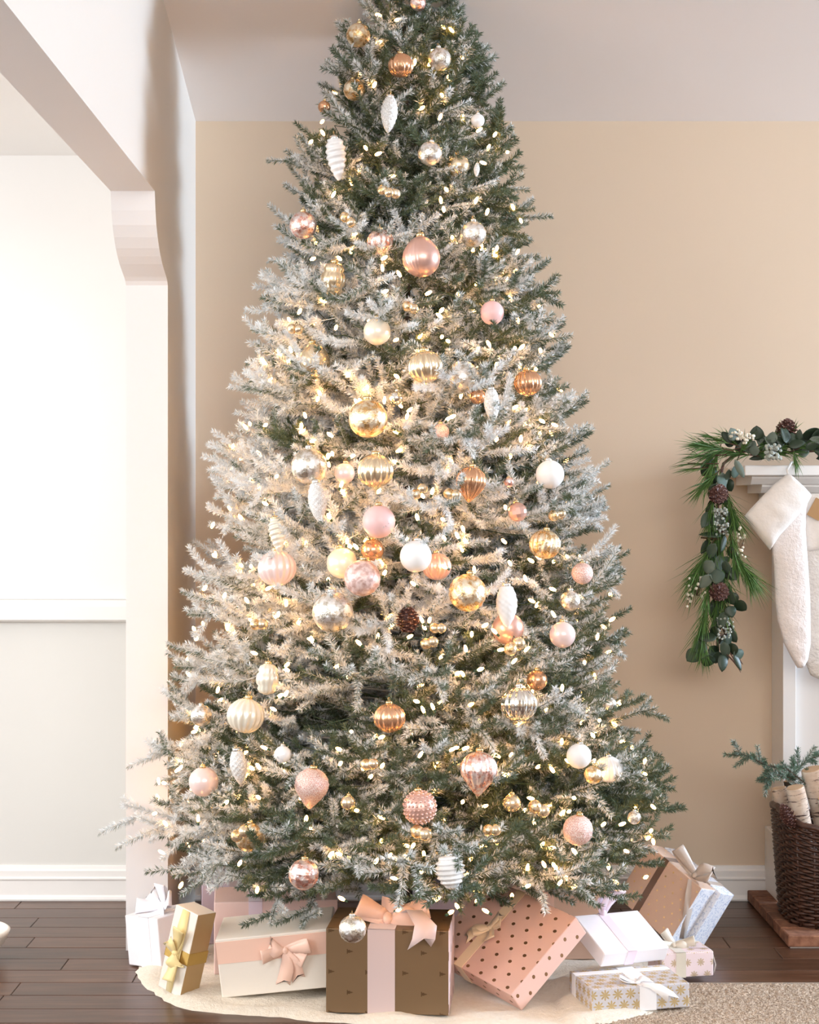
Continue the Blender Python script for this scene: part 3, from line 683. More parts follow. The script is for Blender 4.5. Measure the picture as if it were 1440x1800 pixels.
# gold bead picks
BK = [(684, 338, 9, 3, 'golden bead cluster at upper centre beneath the reflective bauble'), (796, 874, 10, 2, 'golden bead pick below the fluted copper teardrop'), (737, 864, 9, 2, 'golden bead pick left of the fluted copper teardrop'),
 (755, 1130, 10, 2, 'golden bead pick below the dark natural pinecone'), (905, 1132, 12, 2, 'golden bead pick below the smooth white pinecone'), (741, 1458, 12, 2, 'golden bead pick under the beaded rose bauble'),
 (948, 1418, 12, 2, 'golden bead pair near lowest right branches'), (520, 572, 9, 2, 'golden bead pick at left, above mid height'), (722, 545, 9, 2, 'golden bead pick below the large pointed rose bauble'),
 (612, 385, 9, 2, 'golden bead pick between the pink mercury bauble and striped rose one'), (455, 1105, 10, 2, 'golden bead pick near left outline below mid height'), (770, 1110, 9, 2, 'golden bead pick right of the dark natural pinecone'),
 (430, 1465, 11, 3, 'golden bead cluster in lowest left branches'), (865, 1455, 10, 2, 'golden bead pick at bottom between two pink ornaments'), (650, 1340, 10, 2, 'golden bead pick below the fluted copper ball'), (980, 900, 10, 2, 'golden bead pick below the white ball at right outline')]
for px, py, rp, n, lb in BK:
    loc, r = place(px, py, rp, .0); e = link('bead_pick', None, None, loc); tag(e, lb, 'ornament', 'golden bead picks on the tree')
    for k in range(n):
        c = Vector((r*1.15*(k-(n-1)/2)*1.1, rl.uniform(-.5, .5)*r, rl.uniform(-.8, .8)*r)); MB().sphere(c, r, 16, 10).build('bead', M['o_champ'] if k % 2 else M['o_gold'], e, True)
        MB().tube([c+Vector((0, r*.8, 0)), Vector((0, r*2.5, r)), Vector((0, .08, .01))], .0012, 4).build('stem', M['wire'], e)

# ------------------------------------------------------------------ gifts
def uvbox(name, dim, mat, parent=None, side=None):
    x, y, z = (d/2 for d in dim); m = MB().box((-x, -y, -z), (x, y, z)); me = m.mesh(name, mat); uv = me.uv_layers.new(name='UVMap')
    for p in me.polygons:
        nn = p.normal
        for li in p.loop_indices:
            c = me.vertices[me.loops[li].vertex_index].co
            uv.data[li].uv = (c.x+3, c.z+3) if abs(nn.y) > .5 else ((c.y+3, c.z+3) if abs(nn.x) > .5 else (c.x+3, c.y+3))
    if side:
        me.materials.append(side[1])
        for p in me.polygons:
            if p.normal.x > .5 or (len(side) > 2 and abs(p.normal.x) > .5): p.material_index = 1
    return me
def strip(pts, wdirs, ws, name, mat, parent, notch=0, smooth=True):
    """ribbon: centre points, width direction and half width per point"""
    m = MB(); vs = []; n = len(pts)
    for i in range(n):
        p = Vector(pts[i]); w = Vector(wdirs[i]).normalized()*ws[i]; mid = p.copy()
        if notch and i == n-1: mid = p-(Vector(pts[i])-Vector(pts[i-1])).normalized()*notch
        vs += [p-w, mid, p+w]
    fs = []
    for i in range(n-1):
        for k in (0, 1): fs.append((i*3+k, i*3+k+1, (i+1)*3+k+1, (i+1)*3+k))
    m.add(vs, fs); o = m.build(name, mat, parent, smooth); s = o.modifiers.new('solidify', 'SOLIDIFY'); s.thickness = .0008; s.offset = 0; return o
def bow(parent, c, U, V, N, size, w, mat, loops=((0, 1), (PI, 1)), tails=((-1.9, 1.3), (-1.2, 1.3)), lift=.45, knot=None):
    c, U, V, N = Vector(c), Vector(U).normalized(), Vector(V).normalized(), Vector(N).normalized()
    e = bpy.data.objects.new('bow', None); COL.objects.link(e); e.parent = parent
    for th, k in loops:
        A = U*math.cos(th)+V*math.sin(th); B_ = -U*math.sin(th)+V*math.cos(th); pts = []; wd = []; ws = []
        for i in range(15):
            s = i/14; x = size*k*math.sin(PI*s)**.8; h = size*k*lift*(.5-.5*math.cos(2*PI*s))*(1.25-s) + size*k*lift*.5*(1-s)*math.sin(PI*s)
            pts.append(c+A*x+N*(h*.7+.002)+B_*(size*.12*(s-.5))); wd.append(B_+N*.25*(s-.5)); ws.append(w*(.35+.65*math.sin(PI*s)**.7))
        strip(pts, wd, ws, 'loop', mat, e)
    for th, k in tails:
        A = U*math.cos(th)+V*math.sin(th); B_ = -U*math.sin(th)+V*math.cos(th); pts = []; wd = []; ws = []
        for i in range(10):
            s = i/9; pts.append(c+A*size*k*s+B_*size*.10*math.sin(s*4)+N*(.004+size*.16*math.sin(PI*s)*(1-.3*s))); wd.append(B_+N*.3*math.sin(s*3)); ws.append(w*(.4+.6*min(1, s*2.2)))
        strip(pts, wd, ws, 'tail', mat, e, notch=w*.8)
    r = knot or w*.55; kb = MB().sphere((0, 0, 0), 1, 12, 8, (r*.8, r, r*.6)); Rm = Matrix((U, V, N)).transposed()
    o = kb.build('knot', mat, e, True); o.matrix_local = Matrix.Translation(c+N*r*.4) @ Rm.to_4x4(); return e
ZF = .014
def gift(label, loc, rot, dim, mat, zmin=ZF, side=None, bev=.003, drop=True):
    o = link('gift_box', uvbox('gift_box', dim, mat, side=side)); o.rotation_euler = [math.radians(a) for a in rot]; o.location = loc
    R = Euler(o.rotation_euler).to_matrix()
    if drop:
        lo = min((R @ Vector((sx*dim[0]/2, sy*dim[1]/2, sz*dim[2]/2))).z for sx in (-1, 1) for sy in (-1, 1) for sz in (-1, 1)); o.location.z = zmin-lo
    bevel(o, bev, 2); tag(o, label, 'gift', 'wrapped gifts under the tree'); return o
def band(o, axis, pos, w, mat, dim, t=.0012, name='ribbon', rng=None):
    h = [d/2+t for d in dim]; lo = [-a for a in h]; hi = list(h); lo[axis] = pos-w/2; hi[axis] = pos+w/2
    # four thin slabs round the box
    a1, a2 = [a for a in range(3) if a != axis]; m = MB()
    for a, b in ((a1, a2), (a2, a1)):
        for s in (-1, 1):
            l, u = list(lo), list(hi)
            if s > 0: l[a] = dim[a]/2-.0002
            else: u[a] = -dim[a]/2+.0002
            m.box(l, u)
    return m.build(name, mat, o)
X, Y, Z = Vector((1, 0, 0)), Vector((0, 1, 0)), Vector((0, 0, 1))
# far-left white box
d = (.145, .15, .149); g = gift('white gift box with white tulle bow, leftmost gift under the tree', (-.745, 4.975, 0), (2.8, -4.1, -39.4), d, M['p_white'], .002)
band(g, 0, .01, .045, M['r_tulle'], d); bow(g, (.01, 0, d[2]/2+.014), X, Vector((0, .45, .9)), Vector((0, -.9, .45)), .075, .024, M['r_tulle'], loops=((.3, 1), (PI+.2, .9), (1.5, .8)), tails=((-1.2, 1.1), (2.6, 1)), lift=.8)
# leaning cream box with gold tulle bow
d = (.088, .076, .24); g = gift('narrow cream gift with gold bow and brown foil side, leaning on the white box', (-.625, 4.649, 0), (-4.9, 12.3, -36.5), d, M['p_cream'], .002, side=(None, M['p_goldside']))
band(g, 2, -.01, .035, M['foil'], (d[0], d[1], d[2])); strip([(.0, -.0395, .118), (0, -.042, .06), (0, -.042, -.05), (0, -.0395, -.118)], [X]*4, [.013, .018, .015, .010], 'ribbon', M['r_gold'], g)
bow(g, (-.002, -.042, -.005), Z, X, -Y, .075, .020, M['r_gold'], loops=((.15, 1), (PI-.15, 1)), tails=((-.9, .6), (2.6, .6)), lift=.4)
# long cream box with peach ribbon
d = (.32, .192, .166); g = gift('long cream gift box with sheer peach ribbon and bow, left of the brown gift', (-.368, 4.665, 0), (5, -6, -1), d, M['p_cream'], ZF)
band(g, 2, .045, .062, M['r_peach'], d); bow(g, (.03, -d[1]/2, .035), X, Z, -Y, .065, .020, M['r_peach'], loops=((.2, 1.1), (PI+.1, 1), (-.5, .9)), tails=((-1.7, 1.5), (-1.2, 1.4), (2.7, .8)))
# brown kraft box
d = (.331, .242, .226); g = gift('large brown kraft gift with pale pink ribbon, front centre under the tree', (-.049, 4.556, 0), (0, 0, -5.2), d, M['p_kraft'], ZF, side=(None, M['p_kraftside']), bev=.002)
band(g, 0, -.016, .074, M['r_pink'], d)
bow(g, (-.005, -.05, d[2]/2+.012), X, Vector((0, .45, .9)), Vector((0, -.9, .45)), .115, .032, M['r_peach'], loops=((.25, 1.0), (PI-.35, .75), (1.3, .45)), tails=((-.25, .9),), lift=.35)
strip([(.02, -.03, .128), (.07, -.09, .16), (.105, -.135, .13), (.10, -.142, .095), (.088, -.141, .07)], [X, X, X, X, X*1+Z*.15], [.012, .022, .03, .031, .032], 'ribbon_tail', M['r_pink'], g, notch=.03)
# pink box with gold dots
d = (.379, .068, .283); g = gift('pink gift with gold dots and champagne bow, tilted beside the brown gift', (.270, 4.655, 0), (-49.6, 6.6, -53.9), d, M['p_dots'], ZF)
band(g, 0, -.045, .035, M['r_champ'], d)
bow(g, (-.045, -d[1]/2, .0), Z, X, -Y, .06, .016, M['r_champ'], loops=((2.2, 1), (.9, .7), (PI+.6, .8)), tails=((-2.5, 1.3), (.1, .9)))
# speckled silver box and the white one on top of it
d = (.279, .186, .066); g = gift('low silver and gold snowflake gift with white ribbon, beneath the tilted white box', (.601, 4.536, 0), (0, 0, 13.3), d, M['p_lace'], .020)
band(g, 0, .02, .048, M['r_white'], d); band(g, 1, .055, .03, M['r_white'], d, .0008)
bow(g, (.0, -.07, d[2]/2), X, Y, Z, .05, .014, M['r_white'], loops=((2.8, 1), (1.9, .8)), tails=((.2, .9),))
strip([(.0, -.085, .038), (.035, -.105, .034), (.065, -.112, .014), (.085, -.114, -.006)], [X+Z*.3]*4, [.010, .016, .018, .018], 'ribbon_tail', M['r_white'], g, notch=.02)
d = (.22, .171, .045); g = gift('white gift with sheer pink ribbon, tilted on top of the silver gift', (.596, 4.696, .151), (24.9, 2.1, 27.8), d, M['p_white'], drop=False)
band(g, 0, -.015, .03, M['r_lilac'], d)
bow(g, (-.015, .083, .026), X, Vector((0, .3, .95)), Vector((0, -.95, .3)), .085, .020, M['r_lilac'], loops=((1.45, 1), (1.9, .9)), tails=((-1.5, .9),), lift=.9)
# small pink box
d = (.158, .121, .071); g = gift('small pale pink gift with curly silver mesh ribbon, at the right end', (.79, 4.825, 0), (0, 0, 10.7), d, M['p_small'], .020)
band(g, 0, -.02, .03, M['r_silver'], d); bow(g, (-.02, 0, d[2]/2+.006), X, Vector((0, .5, .85)), Vector((0, -.85, .5)), .06, .014, M['r_silver'], loops=((.1, 1), (PI, 1), (2.2, .8)), tails=((-.5, .8),))
strip([(.0, 0, .045), (.05, -.02, .055), (.085, -.03, .03), (.095, -.035, -.01), (.09, -.035, -.035)], [Y]*5, [.004]*5, 'curl', M['r_silver'], g)
# leaning pair on the right
rot = (-15.4, 25.9, -48.7); d = (.238, .085, .2); la = Vector((.804, 5.19, .149))
g = gift('peach gold-speckled gift with blue floral side, leaning in front of its twin at right', la, rot, d, M['p_glitpeach'], ZF, side=(None, M['p_blue']))
band(g, 0, -.035, .022, M['r_brown'], d)
strip([(.075, -.043, .10), (.10, -.05, .06), (.118, -.045, .02), (.122, -.02, -.03), (.1225, .01, -.08)], [(.3, 1, 0)]*5, [.014, .018, .018, .014, .012], 'ribbon', M['r_taupe'], g)
bow(g, (.06, -.01, .108), X, Vector((0, .5, .85)), Vector((0, -.85, .5)), .085, .020, M['r_taupe'], loops=((2.9, 1), (.3, .7)), tails=((.9, .8),), lift=.8)
z0 = g.location.z; Rm = Euler([math.radians(a) for a in rot]).to_matrix(); lb = Vector((la.x, la.y, z0))+Rm @ Vector((.012, .0865, .0))
g2 = gift('white gift with blue floral print and taupe ribbon, behind the peach speckled one', lb, rot, (.25, .083, .205), M['p_blue'], ZF, drop=False)
band(g2, 0, .07, .02, M['r_taupe'], (.25, .083, .205))
# boxes further back
d = (.36, .2, .21); g = gift('plain pink gift box with lilac band behind the long cream one', (-.40, 4.93, 0), (0, 0, 6), (.36, .2, .21), M['p_pink']); band(g, 0, -.06, .04, M['r_lilac'], d)
g = gift('lilac gift box at the back by the left wall', (-.56, 5.25, 0), (0, 0, 8), (.2, .18, .22), M['p_lilac']); band(g, 0, 0, .03, M['r_pink'], (.2, .18, .22))
g = gift('rose-lilac gift box behind right corner of the brown gift', (.13, 5.02, 0), (0, 0, -6), (.2, .17, .24), M['p_lilac']); band(g, 0, .04, .03, M['r_pink'], (.2, .17, .24))
g = gift('peach gift box behind the pink dotted gift', (.44, 5.07, 0), (0, 0, 4), (.30, .2, .225), M['p_peach']); band(g, 0, -.03, .035, M['r_peach'], (.30, .2, .225))

# ------------------------------------------------------------------ fireplace mantel
fp = link('fireplace_mantel', None, None, (1.25, D, 0)); tag(fp, 'white painted wooden fireplace mantel with stepped moulding on right wall', 'fireplace')
def fb(name, x0, x1, y0, y1, z0, z1, mat='trim', bw=.002, par=fp):
    o = MB().box((x0-1.25, y0-D, z0), (x1-1.25, y1-D, z1)).build(name, M[mat], par); bevel(o, bw, 2); return o
ZS = CH+82/F*5.5
fb('shelf', 1.115, 3.0, 5.50, D, ZS-.034, ZS, bw=.004)
for nm, x0, y0, z0, z1 in (('moulding', 1.145, 5.53, ZS-.062, ZS-.034), ('moulding', 1.185, 5.56, ZS-.09, ZS-.062), ('moulding', 1.225, 5.59, ZS-.115, ZS-.09)):
    o = profile_x([(y0-D, z1), (y0-D, z1-.008), (y0-D+.012, z0+.008), (y0-D+.02, z0), (0, z0), (0, z1)], x0-1.25, 2.95-1.25).build(nm, M['trim'], fp)
fb('frieze', 1.27, 2.9, 5.625, D, 1.10, ZS-.115)
fb('pilaster', 1.27, 1.315, 5.625, D, .26, 1.10); fb('panel', 1.315, 1.52, 5.645, D, .26, 1.10); fb('pilaster', 2.72, 2.90, 5.625, D, .26, 1.10); fb('pilaster', 1.50, 1.53, 5.625, D, .26, 1.10)
fb('plinth', 1.245, 1.545, 5.60, D, .04, .26, bw=.004); fb('plinth', 2.70, 2.915, 5.60, D, .04, .26, bw=.004)
fb('firebox', 1.545, 2.70, 5.70, D, .04, 1.10, 'dark')
# brick hearth
he = link('hearth', None, None, (1.18, 5.15, 0)); tag(he, 'low red brick hearth in front of the mantel, under the basket', 'hearth')
MB().box((0.007, 0.007, 0), (1.85, .642, .035)).build('mortar_bed', M['mortar'], he)
yy = 0
while yy < .63:
    h = min(.098, .645-yy); bevel(MB().box((0, yy+.004, .004), (.196, yy+h, .040)).build('brick', M['brick'], he), .004); yy += .106
xx = .204
while xx < 1.8:
    for j in range(3): bevel(MB().box((xx, .0+j*.213, .004), (xx+.098, .205+j*.213, .0395)).build('brick', M['brick'], he), .004)
    xx += .106

# ------------------------------------------------------------------ wicker basket
bk = link('wicker_basket', None, None, (1.385, 5.385, .041)); tag(bk, 'dark brown woven wicker basket full of logs on the hearth', 'basket')
def sqp(a, r): 
    c, s = math.cos(a), math.sin(a); k = (abs(c)**3.2+abs(s)**3.2)**(-1/3.2); return c*r*k, s*r*k
def rimz(a): return .300+.055*max(0, math.cos(a-PI))**2
rows = 30; NS = 88
for i in range(rows):
    mb = MB(); t = i/(rows-1); pts = []
    for k in range(NS+1):
        a = 2*PI*k/NS; zt = .012+t*(rimz(a)-.012); r = .165+.022*t+.006*math.cos(k*PI/2*1.0+(i % 2)*PI); x, y_ = sqp(a, r); pts.append((x, y_, zt))
    mb.tube(pts, (.0055), 5, False); mb.build('woven_strand', M['wicker'], bk, True)
for k in range(22):
    a = 2*PI*(k+.5)/22; x0, y0 = sqp(a, .163); x1, y1 = sqp(a, .186); MB().tube([(x0, y0, 0), (x1, y1, rimz(a)+.012)], .005, 6).build('stake', M['wicker'], bk, True)
mb = MB(); mb.tube([(*sqp(2*PI*k/60, .190), rimz(2*PI*k/60)+.008+.003*math.sin(k*2.1)) for k in range(61)], .010, 8, False); mb.build('rim', M['wicker'], bk, True)
mb = MB(); N_ = 40; mb.add([(*sqp(2*PI*k/N_, .160), .004) for k in range(N_)]+[(*sqp(2*PI*k/N_, .160), 0) for k in range(N_)], [tuple(range(N_)), tuple(range(2*N_-1, N_-1, -1))]+[(k, N_+k, N_+(k+1) % N_, (k+1) % N_) for k in range(N_)]); mb.build('base', M['wicker'], bk)
# logs
def log(p0, p1, r, label, mat='birch', group='logs in the wicker basket'):
    p0, p1 = Vector(p0), Vector(p1); L = (p1-p0).length; q = (p1-p0).to_track_quat('Z', 'Y'); mb = MB(); rr = random.Random(int(r*1e5)); K = 14
    mb.lathe([(r*(1+.03*math.sin(i*1.3)), L*(1-i/K)) for i in range(K+1)], 22, lambda a, i, R, z: R*(1+.03*math.sin(a*3+i*.4)))
    o = mb.build('log', M[mat], None, True, p0, q.to_euler()); e = MB().lathe([(r*.9, L+.0015), (r*.92, L-.001)], 20); e.build('cut_end', M['cut'], o)
    tag(o, label, 'log', group); return o
zb = .05
def top(px, py, d): return P(px, py, d)
log((1.33, 5.33, zb), top(1398, 1384, 5.28), .029, 'birch log with tan bark standing at the front of the basket')
log((1.43, 5.40, zb), top(1428, 1352, 5.36), .036, 'thick pale birch log leaning left, tallest in the basket')
log((1.29, 5.42, zb), top(1370, 1385, 5.42), .024, 'slim pale birch log at the left side of the basket')
log((1.36, 5.45, zb), top(1388, 1372, 5.47), .020, 'thin dark log behind the front birch log', 'trunk')
log((1.50, 5.34, zb), top(1452, 1400, 5.32), .030, 'birch log at the right side of the basket')
o = natural_cone(None, 'pinecone', .02, .05, M['o_glitter'], P(1389, 1362, 5.40)); tag(o, 'small silver frosted pinecone lying on the logs in the basket', 'pinecone')
o = natural_cone(None, 'pinecone', .024, .085, M['cone'], P(1388, 1437, 5.215)+Vector((0, .02, 0)), (0.2, -.5, 0)); tag(o, 'dark pinecone hanging at the basket rim', 'pinecone')
def fir_sprig(label, pts, seed, nm='fir_sprig'):
    rs = np.random.RandomState(seed); segs = []; sm = MB(); pts = [Vector(p) for p in pts]; sm.tube(pts, [.003*(1-.6*i/len(pts)) for i in range(len(pts))], 5)
    for i in range(len(pts)-1):
        segs.append((tuple(pts[i]), tuple(pts[i+1]), rs.rand()))
        for k in range(3):
            a = (pts[i+1]-pts[i]).normalized(); q = pts[i].lerp(pts[i+1], k/3); s = Vector(rs.randn(3)).cross(a).normalized(); e = q+(a*.7+s*.7)*(.045+.03*rs.rand()); segs.append((tuple(q), tuple(e), rs.rand())); sm.tube([q, e], .0012, 3)
    V, f, C = needles(segs, 2000, .019, .0011, rs, (.8, .2)); o = fastmesh('needles', V, f, M['fir'], None, C); st = sm.build(nm, M['stem']); o.parent = st; o['kind'] = 'stuff'; tag(st, label, 'foliage'); return st
fir_sprig('frosted fir sprig arching left out of the log basket', [P(1425, 1385, 5.36), P(1385, 1352, 5.32), P(1345, 1345, 5.28), P(1318, 1330, 5.26), P(1292, 1322, 5.25)], 5)
fir_sprig('frosted fir sprig lying right across the logs in the basket', [P(1395, 1360, 5.40), P(1420, 1335, 5.44), P(1450, 1325, 5.46), P(1490, 1322, 5.48)], 6)
fir_sprig('drooping frosted fir tip at basket left below the arching sprig', [P(1400, 1370, 5.38), P(1370, 1362, 5.30), P(1355, 1362, 5.28), P(1342, 1374, 5.27)], 8)

# ------------------------------------------------------------------ garland
gl = link('garland', None, None, (0, 0, 0)); tag(gl, 'green pine and eucalyptus garland draped over left end of the mantel', 'garland')
rg = random.Random(17); DG = 5.44
spine = [P(x, y, d) for x, y, d in ((1560, 795, 5.6), (1500, 790, 5.6), (1440, 792, 5.6), (1390, 795, 5.58), (1345, 790, 5.56), (1300, 793, 5.52), (1272, 815, 5.47), (1262, 860, 5.45), (1262, 930, 5.46), (1264, 1000, 5.47), (1262, 1060, 5.48), (1262, 1110, 5.48), (1262, 1150, 5.48))]
MB().tube([Vector((2.7, 5.6, ZS+.03)), Vector((2.2, 5.6, ZS+.03))]+spine, .005, 6).build('stem', M['twigbrown'], gl)
leafq = []
def tuft(px, py, d, dx, dy, n=70, L=.10, spread=.45):
    rs = np.random.RandomState(rg.randint(0, 9999)); p0 = P(px, py, d); di = Vector((dx, -.15, -dy)).normalized(); Vv = []; ff = []
    for i in range(n):
        t = rs.rand(); b = p0+di*(L*1.0*t)*.75; q = (di+Vector(rs.randn(3))*spread*.6).normalized(); l = L*(.5+.5*rs.rand()); s = q.cross(Vector(rs.randn(3))).normalized()*.0011; mid = b+q*l*.55+Vector((0, 0, -.004)); tip = b+q*l+Vector((0, 0, -.012))
        k = len(Vv); Vv += [b-s, b+s, mid+s, tip, mid-s]; ff += [(k, k+1, k+2, k+4), (k+4, k+2, k+3, k+3)]
    mb = MB(); k = 0
    V = np.array([tuple(v) for v in Vv]); me = bpy.data.meshes.new('pine_tuft'); me.from_pydata([tuple(v) for v in V], [], [f if len(set(f)) == 4 else f[:3] for f in ff]); me.update()
    a = me.attributes.new('flk', 'FLOAT_COLOR', 'POINT'); c = np.zeros((len(V), 4), np.float32); c[:, 0] = 1; c[:, 1] = np.repeat(rs.rand(n), 5); c[:, 3] = 1; a.data.foreach_set('color', c.ravel()); me.materials.append(M['pineneedle'])
    o = link('pine_tuft', me, gl); MB().tube([p0-di*.03, p0+di*L*.75], .0018, 4).build('stem', M['twigbrown'], o)
for a in ((1275, 790, 5.42, -1, -.15, 120, .11), (1262, 800, 5.44, -1, .05, 60, .10), (1262, 830, 5.43, -.75, .7, 100, .10), (1285, 780, 5.45, -1, -.3, 60, .09), (1248, 815, 5.44, -1, .0, 20, .10, .12), (1248, 822, 5.45, -1, .06, 20, .09, .12),
          (1255, 870, 5.43, -.2, 1, 90, .11), (1280, 870, 5.44, .25, 1, 110, .12), (1283, 930, 5.43, .12, 1, 100, .13), (1285, 970, 5.42, .7, .9, 120, .13), (1300, 985, 5.43, .5, 1, 70, .10), (1250, 960, 5.43, -.6, 1, 120, .13), (1240, 990, 5.44, -.5, 1, 60, .12),
          (1245, 1060, 5.43, -.3, 1, 120, .13), (1238, 1090, 5.43, -.1, 1, 110, .10), (1250, 1020, 5.43, -.3, 1, 80, .10), (1270, 1040, 5.44, .1, 1, 50, .1),
          (1385, 785, 5.50, .3, -1, 50, .07), (1395, 790, 5.46, .2, 1, 45, .055), (1400, 790, 5.48, 1, -.4, 60, .08), (1375, 790, 5.47, -.8, .2, 40, .06), (1340, 785, 5.52, .5, -.5, 60, .08), (1430, 785, 5.54, .6, -.5, 70, .09), (1310, 795, 5.5, .9, -.1, 80, .09)): tuft(*a)
for a in ((1262, 795, 5.46, -.4, .9, 90, .10), (1270, 850, 5.47, .1, 1, 80, .12), (1262, 900, 5.46, 0, 1, 90, .12), (1258, 940, 5.47, -.25, 1, 90, .12), (1268, 990, 5.47, .15, 1, 80, .12), (1262, 1040, 5.46, -.1, 1, 80, .12),
          (1300, 785, 5.5, -.7, -.5, 60, .08), (1330, 785, 5.5, .9, -.3, 70, .08), (1350, 780, 5.54, .8, -.2, 70, .08), (1320, 800, 5.48, -.9, -.1, 80, .08), (1335, 795, 5.48, .9, -.2, 80, .08), (1300, 800, 5.47, .3, -.8, 60, .07), (1360, 798, 5.5, 1, -.1, 60, .08), (1290, 790, 5.46, -.9, .2, 80, .09), (1410, 780, 5.54, .9, -.4, 70, .09), (1235, 1120, 5.44, .1, 1, 70, .08)): tuft(*a)
for k in range(34): px_ = 1262+rg.uniform(-17, 20); leafq.append((px_, 800+k*10.5, PI+rg.uniform(-.7, .7)))
for k in range(10): tuft(1470+k*55, 785, 5.58, rg.choice([-1, 1]), rg.uniform(-.7, .1), 60, .11)
def leafmesh(w, l, cup):
    vs = [(0, 0, 0)]; N = 9
    rows_ = []
    for i in range(1, 7):
        t = i/7; ww = w*math.sin(PI*t**.8)**.7; rows_.append((ww, l*t))
    vs = [(0, 0, 0)]; 
    for ww, y_ in rows_: vs += [(-ww, y_, cup*ww), (0, y_, -cup*ww*.3), (ww, y_, cup*ww)]
    vs += [(0, l, -.002)]; f = [(0, 2, 1), (0, 3, 2)]
    for i in range(5):
        a = 1+i*3
        f += [(a, a+1, a+4, a+3), (a+1, a+2, a+5, a+4)]
    a = 1+5*3; f += [(a, a+1, len(vs)-1), (a+1, a+2, len(vs)-1)]; mb = MB(); mb.add(vs, f); return mb
LM = {}
for kk, (w_, l_) in {'round': (.024, .05), 'oval': (.017, .058), 'long': (.011, .07)}.items():
    for mm in ('eucal', 'eucdark', 'eucpale'): LM[kk, mm] = leafmesh(w_, l_, .3).mesh('leaf', M[mm], True)
def leaf(px, py, d, ang_, kind='oval', mat='eucal', sc=1., tilt=None):
    o = link('leaf', LM[kind, mat], gl); t = rg.uniform(-.7, .7) if tilt is None else tilt
    o.matrix_local = Matrix.Translation(P(px, py, d)) @ Matrix.Rotation(ang_, 4, 'Y') @ Matrix.Rotation(PI/2+rg.uniform(-.5, .3), 4, 'X') @ Matrix.Rotation(t, 4, 'Y') @ Matrix.Scale(sc, 4)
    s = o.modifiers.new('solidify', 'SOLIDIFY'); s.thickness = .0008
# leaves down the drop (angle: 0 = up, pi = down)
for px, py, a, k, mt in [(1270, 830, PI, 'oval', 'eucpale'), (1282, 825, PI+.2, 'oval', 'eucal'), (1292, 808, 2.6, 'long', 'eucpale'), (1262, 835, PI-.4, 'oval', 'eucal'), (1290, 820, PI-.3, 'round', 'eucal'), (1260, 850, 3.5, 'round', 'eucdark'), (1272, 860, 3.0, 'oval', 'eucal'),
    (1275, 940, 3.4, 'long', 'eucdark'), (1268, 942, -1.5, 'long', 'eucdark'), (1258, 955, 3.5, 'oval', 'eucal'), (1282, 960, 2.8, 'oval', 'eucdark'), (1265, 975, 3.2, 'oval', 'eucpale'), (1252, 985, 3.5, 'round', 'eucpale'), (1275, 985, 2.8, 'oval', 'eucal'),
    (1262, 1000, 3.3, 'round', 'eucal'), (1285, 1000, 2.7, 'round', 'eucpale'), (1250, 1010, 3.8, 'oval', 'eucpale'), (1285, 1040, 2.9, 'round', 'eucdark'), (1295, 1055, 2.4, 'round', 'eucdark'), (1280, 1065, 2.8, 'round', 'eucdark'), (1275, 1075, 3.4, 'oval', 'eucal'), (1265, 1085, 3.3, 'oval', 'eucpale'),
    (1258, 1100, 3.2, 'oval', 'eucdark'), (1275, 1110, 2.9, 'oval', 'eucdark'), (1240, 1130, 4.0, 'round', 'eucal'), (1228, 1142, 3.9, 'round', 'eucal'), (1248, 1150, 3.4, 'round', 'eucdark'), (1262, 1145, 3.2, 'round', 'eucdark'), (1285, 1130, 2.8, 'round', 'eucdark'), (1295, 1140, 2.9, 'round', 'eucal'), (1272, 1128, 2.9, 'oval', 'eucal'), (1260, 1120, 4.6, 'oval', 'eucdark'), (1290, 1150, 2.7, 'long', 'eucdark'), (1270, 1150, 3.2, 'oval', 'eucdark'),
    (1250, 900, 3.7, 'oval', 'eucal'), (1280, 900, 2.7, 'oval', 'eucal'), (1262, 905, 3.2, 'round', 'eucdark')]:
    leaf(px, py, DG-rg.uniform(0, .05), a, k, mt, rg.uniform(.8, 1.1))
for px, py, a in leafq: leaf(px, py, 5.46+rg.uniform(-.01, .02), a, rg.choice(['oval', 'round']), rg.choice(['eucdark', 'eucdark', 'eucal']), rg.uniform(.8, 1.1))
# leaves along the shelf
for k in range(64):
    px = 1285+rg.random()*175; leaf(px, 786+rg.uniform(-12, 16), 5.47+rg.uniform(-.03, .06), rg.uniform(-2.0, 2.0), rg.choice(['round', 'oval', 'oval', 'long']), rg.choice(['eucal', 'eucdark', 'eucdark', 'eucpale']), rg.uniform(.7, 1.0))
for px, py, a in ((1425, 775, .9), (1440, 770, 1.1), (1410, 765, 1.3), (1445, 785, 1.7), (1432, 795, 1.4), (1450, 765, .8)): leaf(px, py, 5.48, a, 'oval', 'eucdark', 1.25)
for k in range(40): leaf(1460+k*13, 790+rg.uniform(-10, 15), 5.58, rg.uniform(-2, 2), 'oval', 'eucdark', 1.3)
for px, py, r, rt in ((1383, 756, .036, (.3, .2, 0)), (1262, 868, .034, (1.0, .2, 0)), (1264, 1040, .033, (.9, .3, 0))): natural_cone(gl, 'pinecone', r, r*1.9, M['cone'], P(px, py, 5.41 if py > 800 else 5.5), rt)
def berries(px, py, w_, h_, n, mat, r=.0052, d=5.41):
    mb = MB(); sm = MB(); c = P(px, py+h_*.6, d+.02)
    for i in range(n):
        p = P(px+rg.uniform(-w_, w_), py+rg.uniform(-h_, h_), d+rg.uniform(-.015, .02)); mb.sphere(p, r*rg.uniform(.8, 1.15), 7, 5); sm.tube([c, c.lerp(p, .6)+Vector((0, -.004, .004)), p], .0007, 3, False)
    o = sm.build('berry_sprig', M['twigbrown'], gl); b = mb.build('berries', M[mat], o, True); b['kind'] = 'stuff'
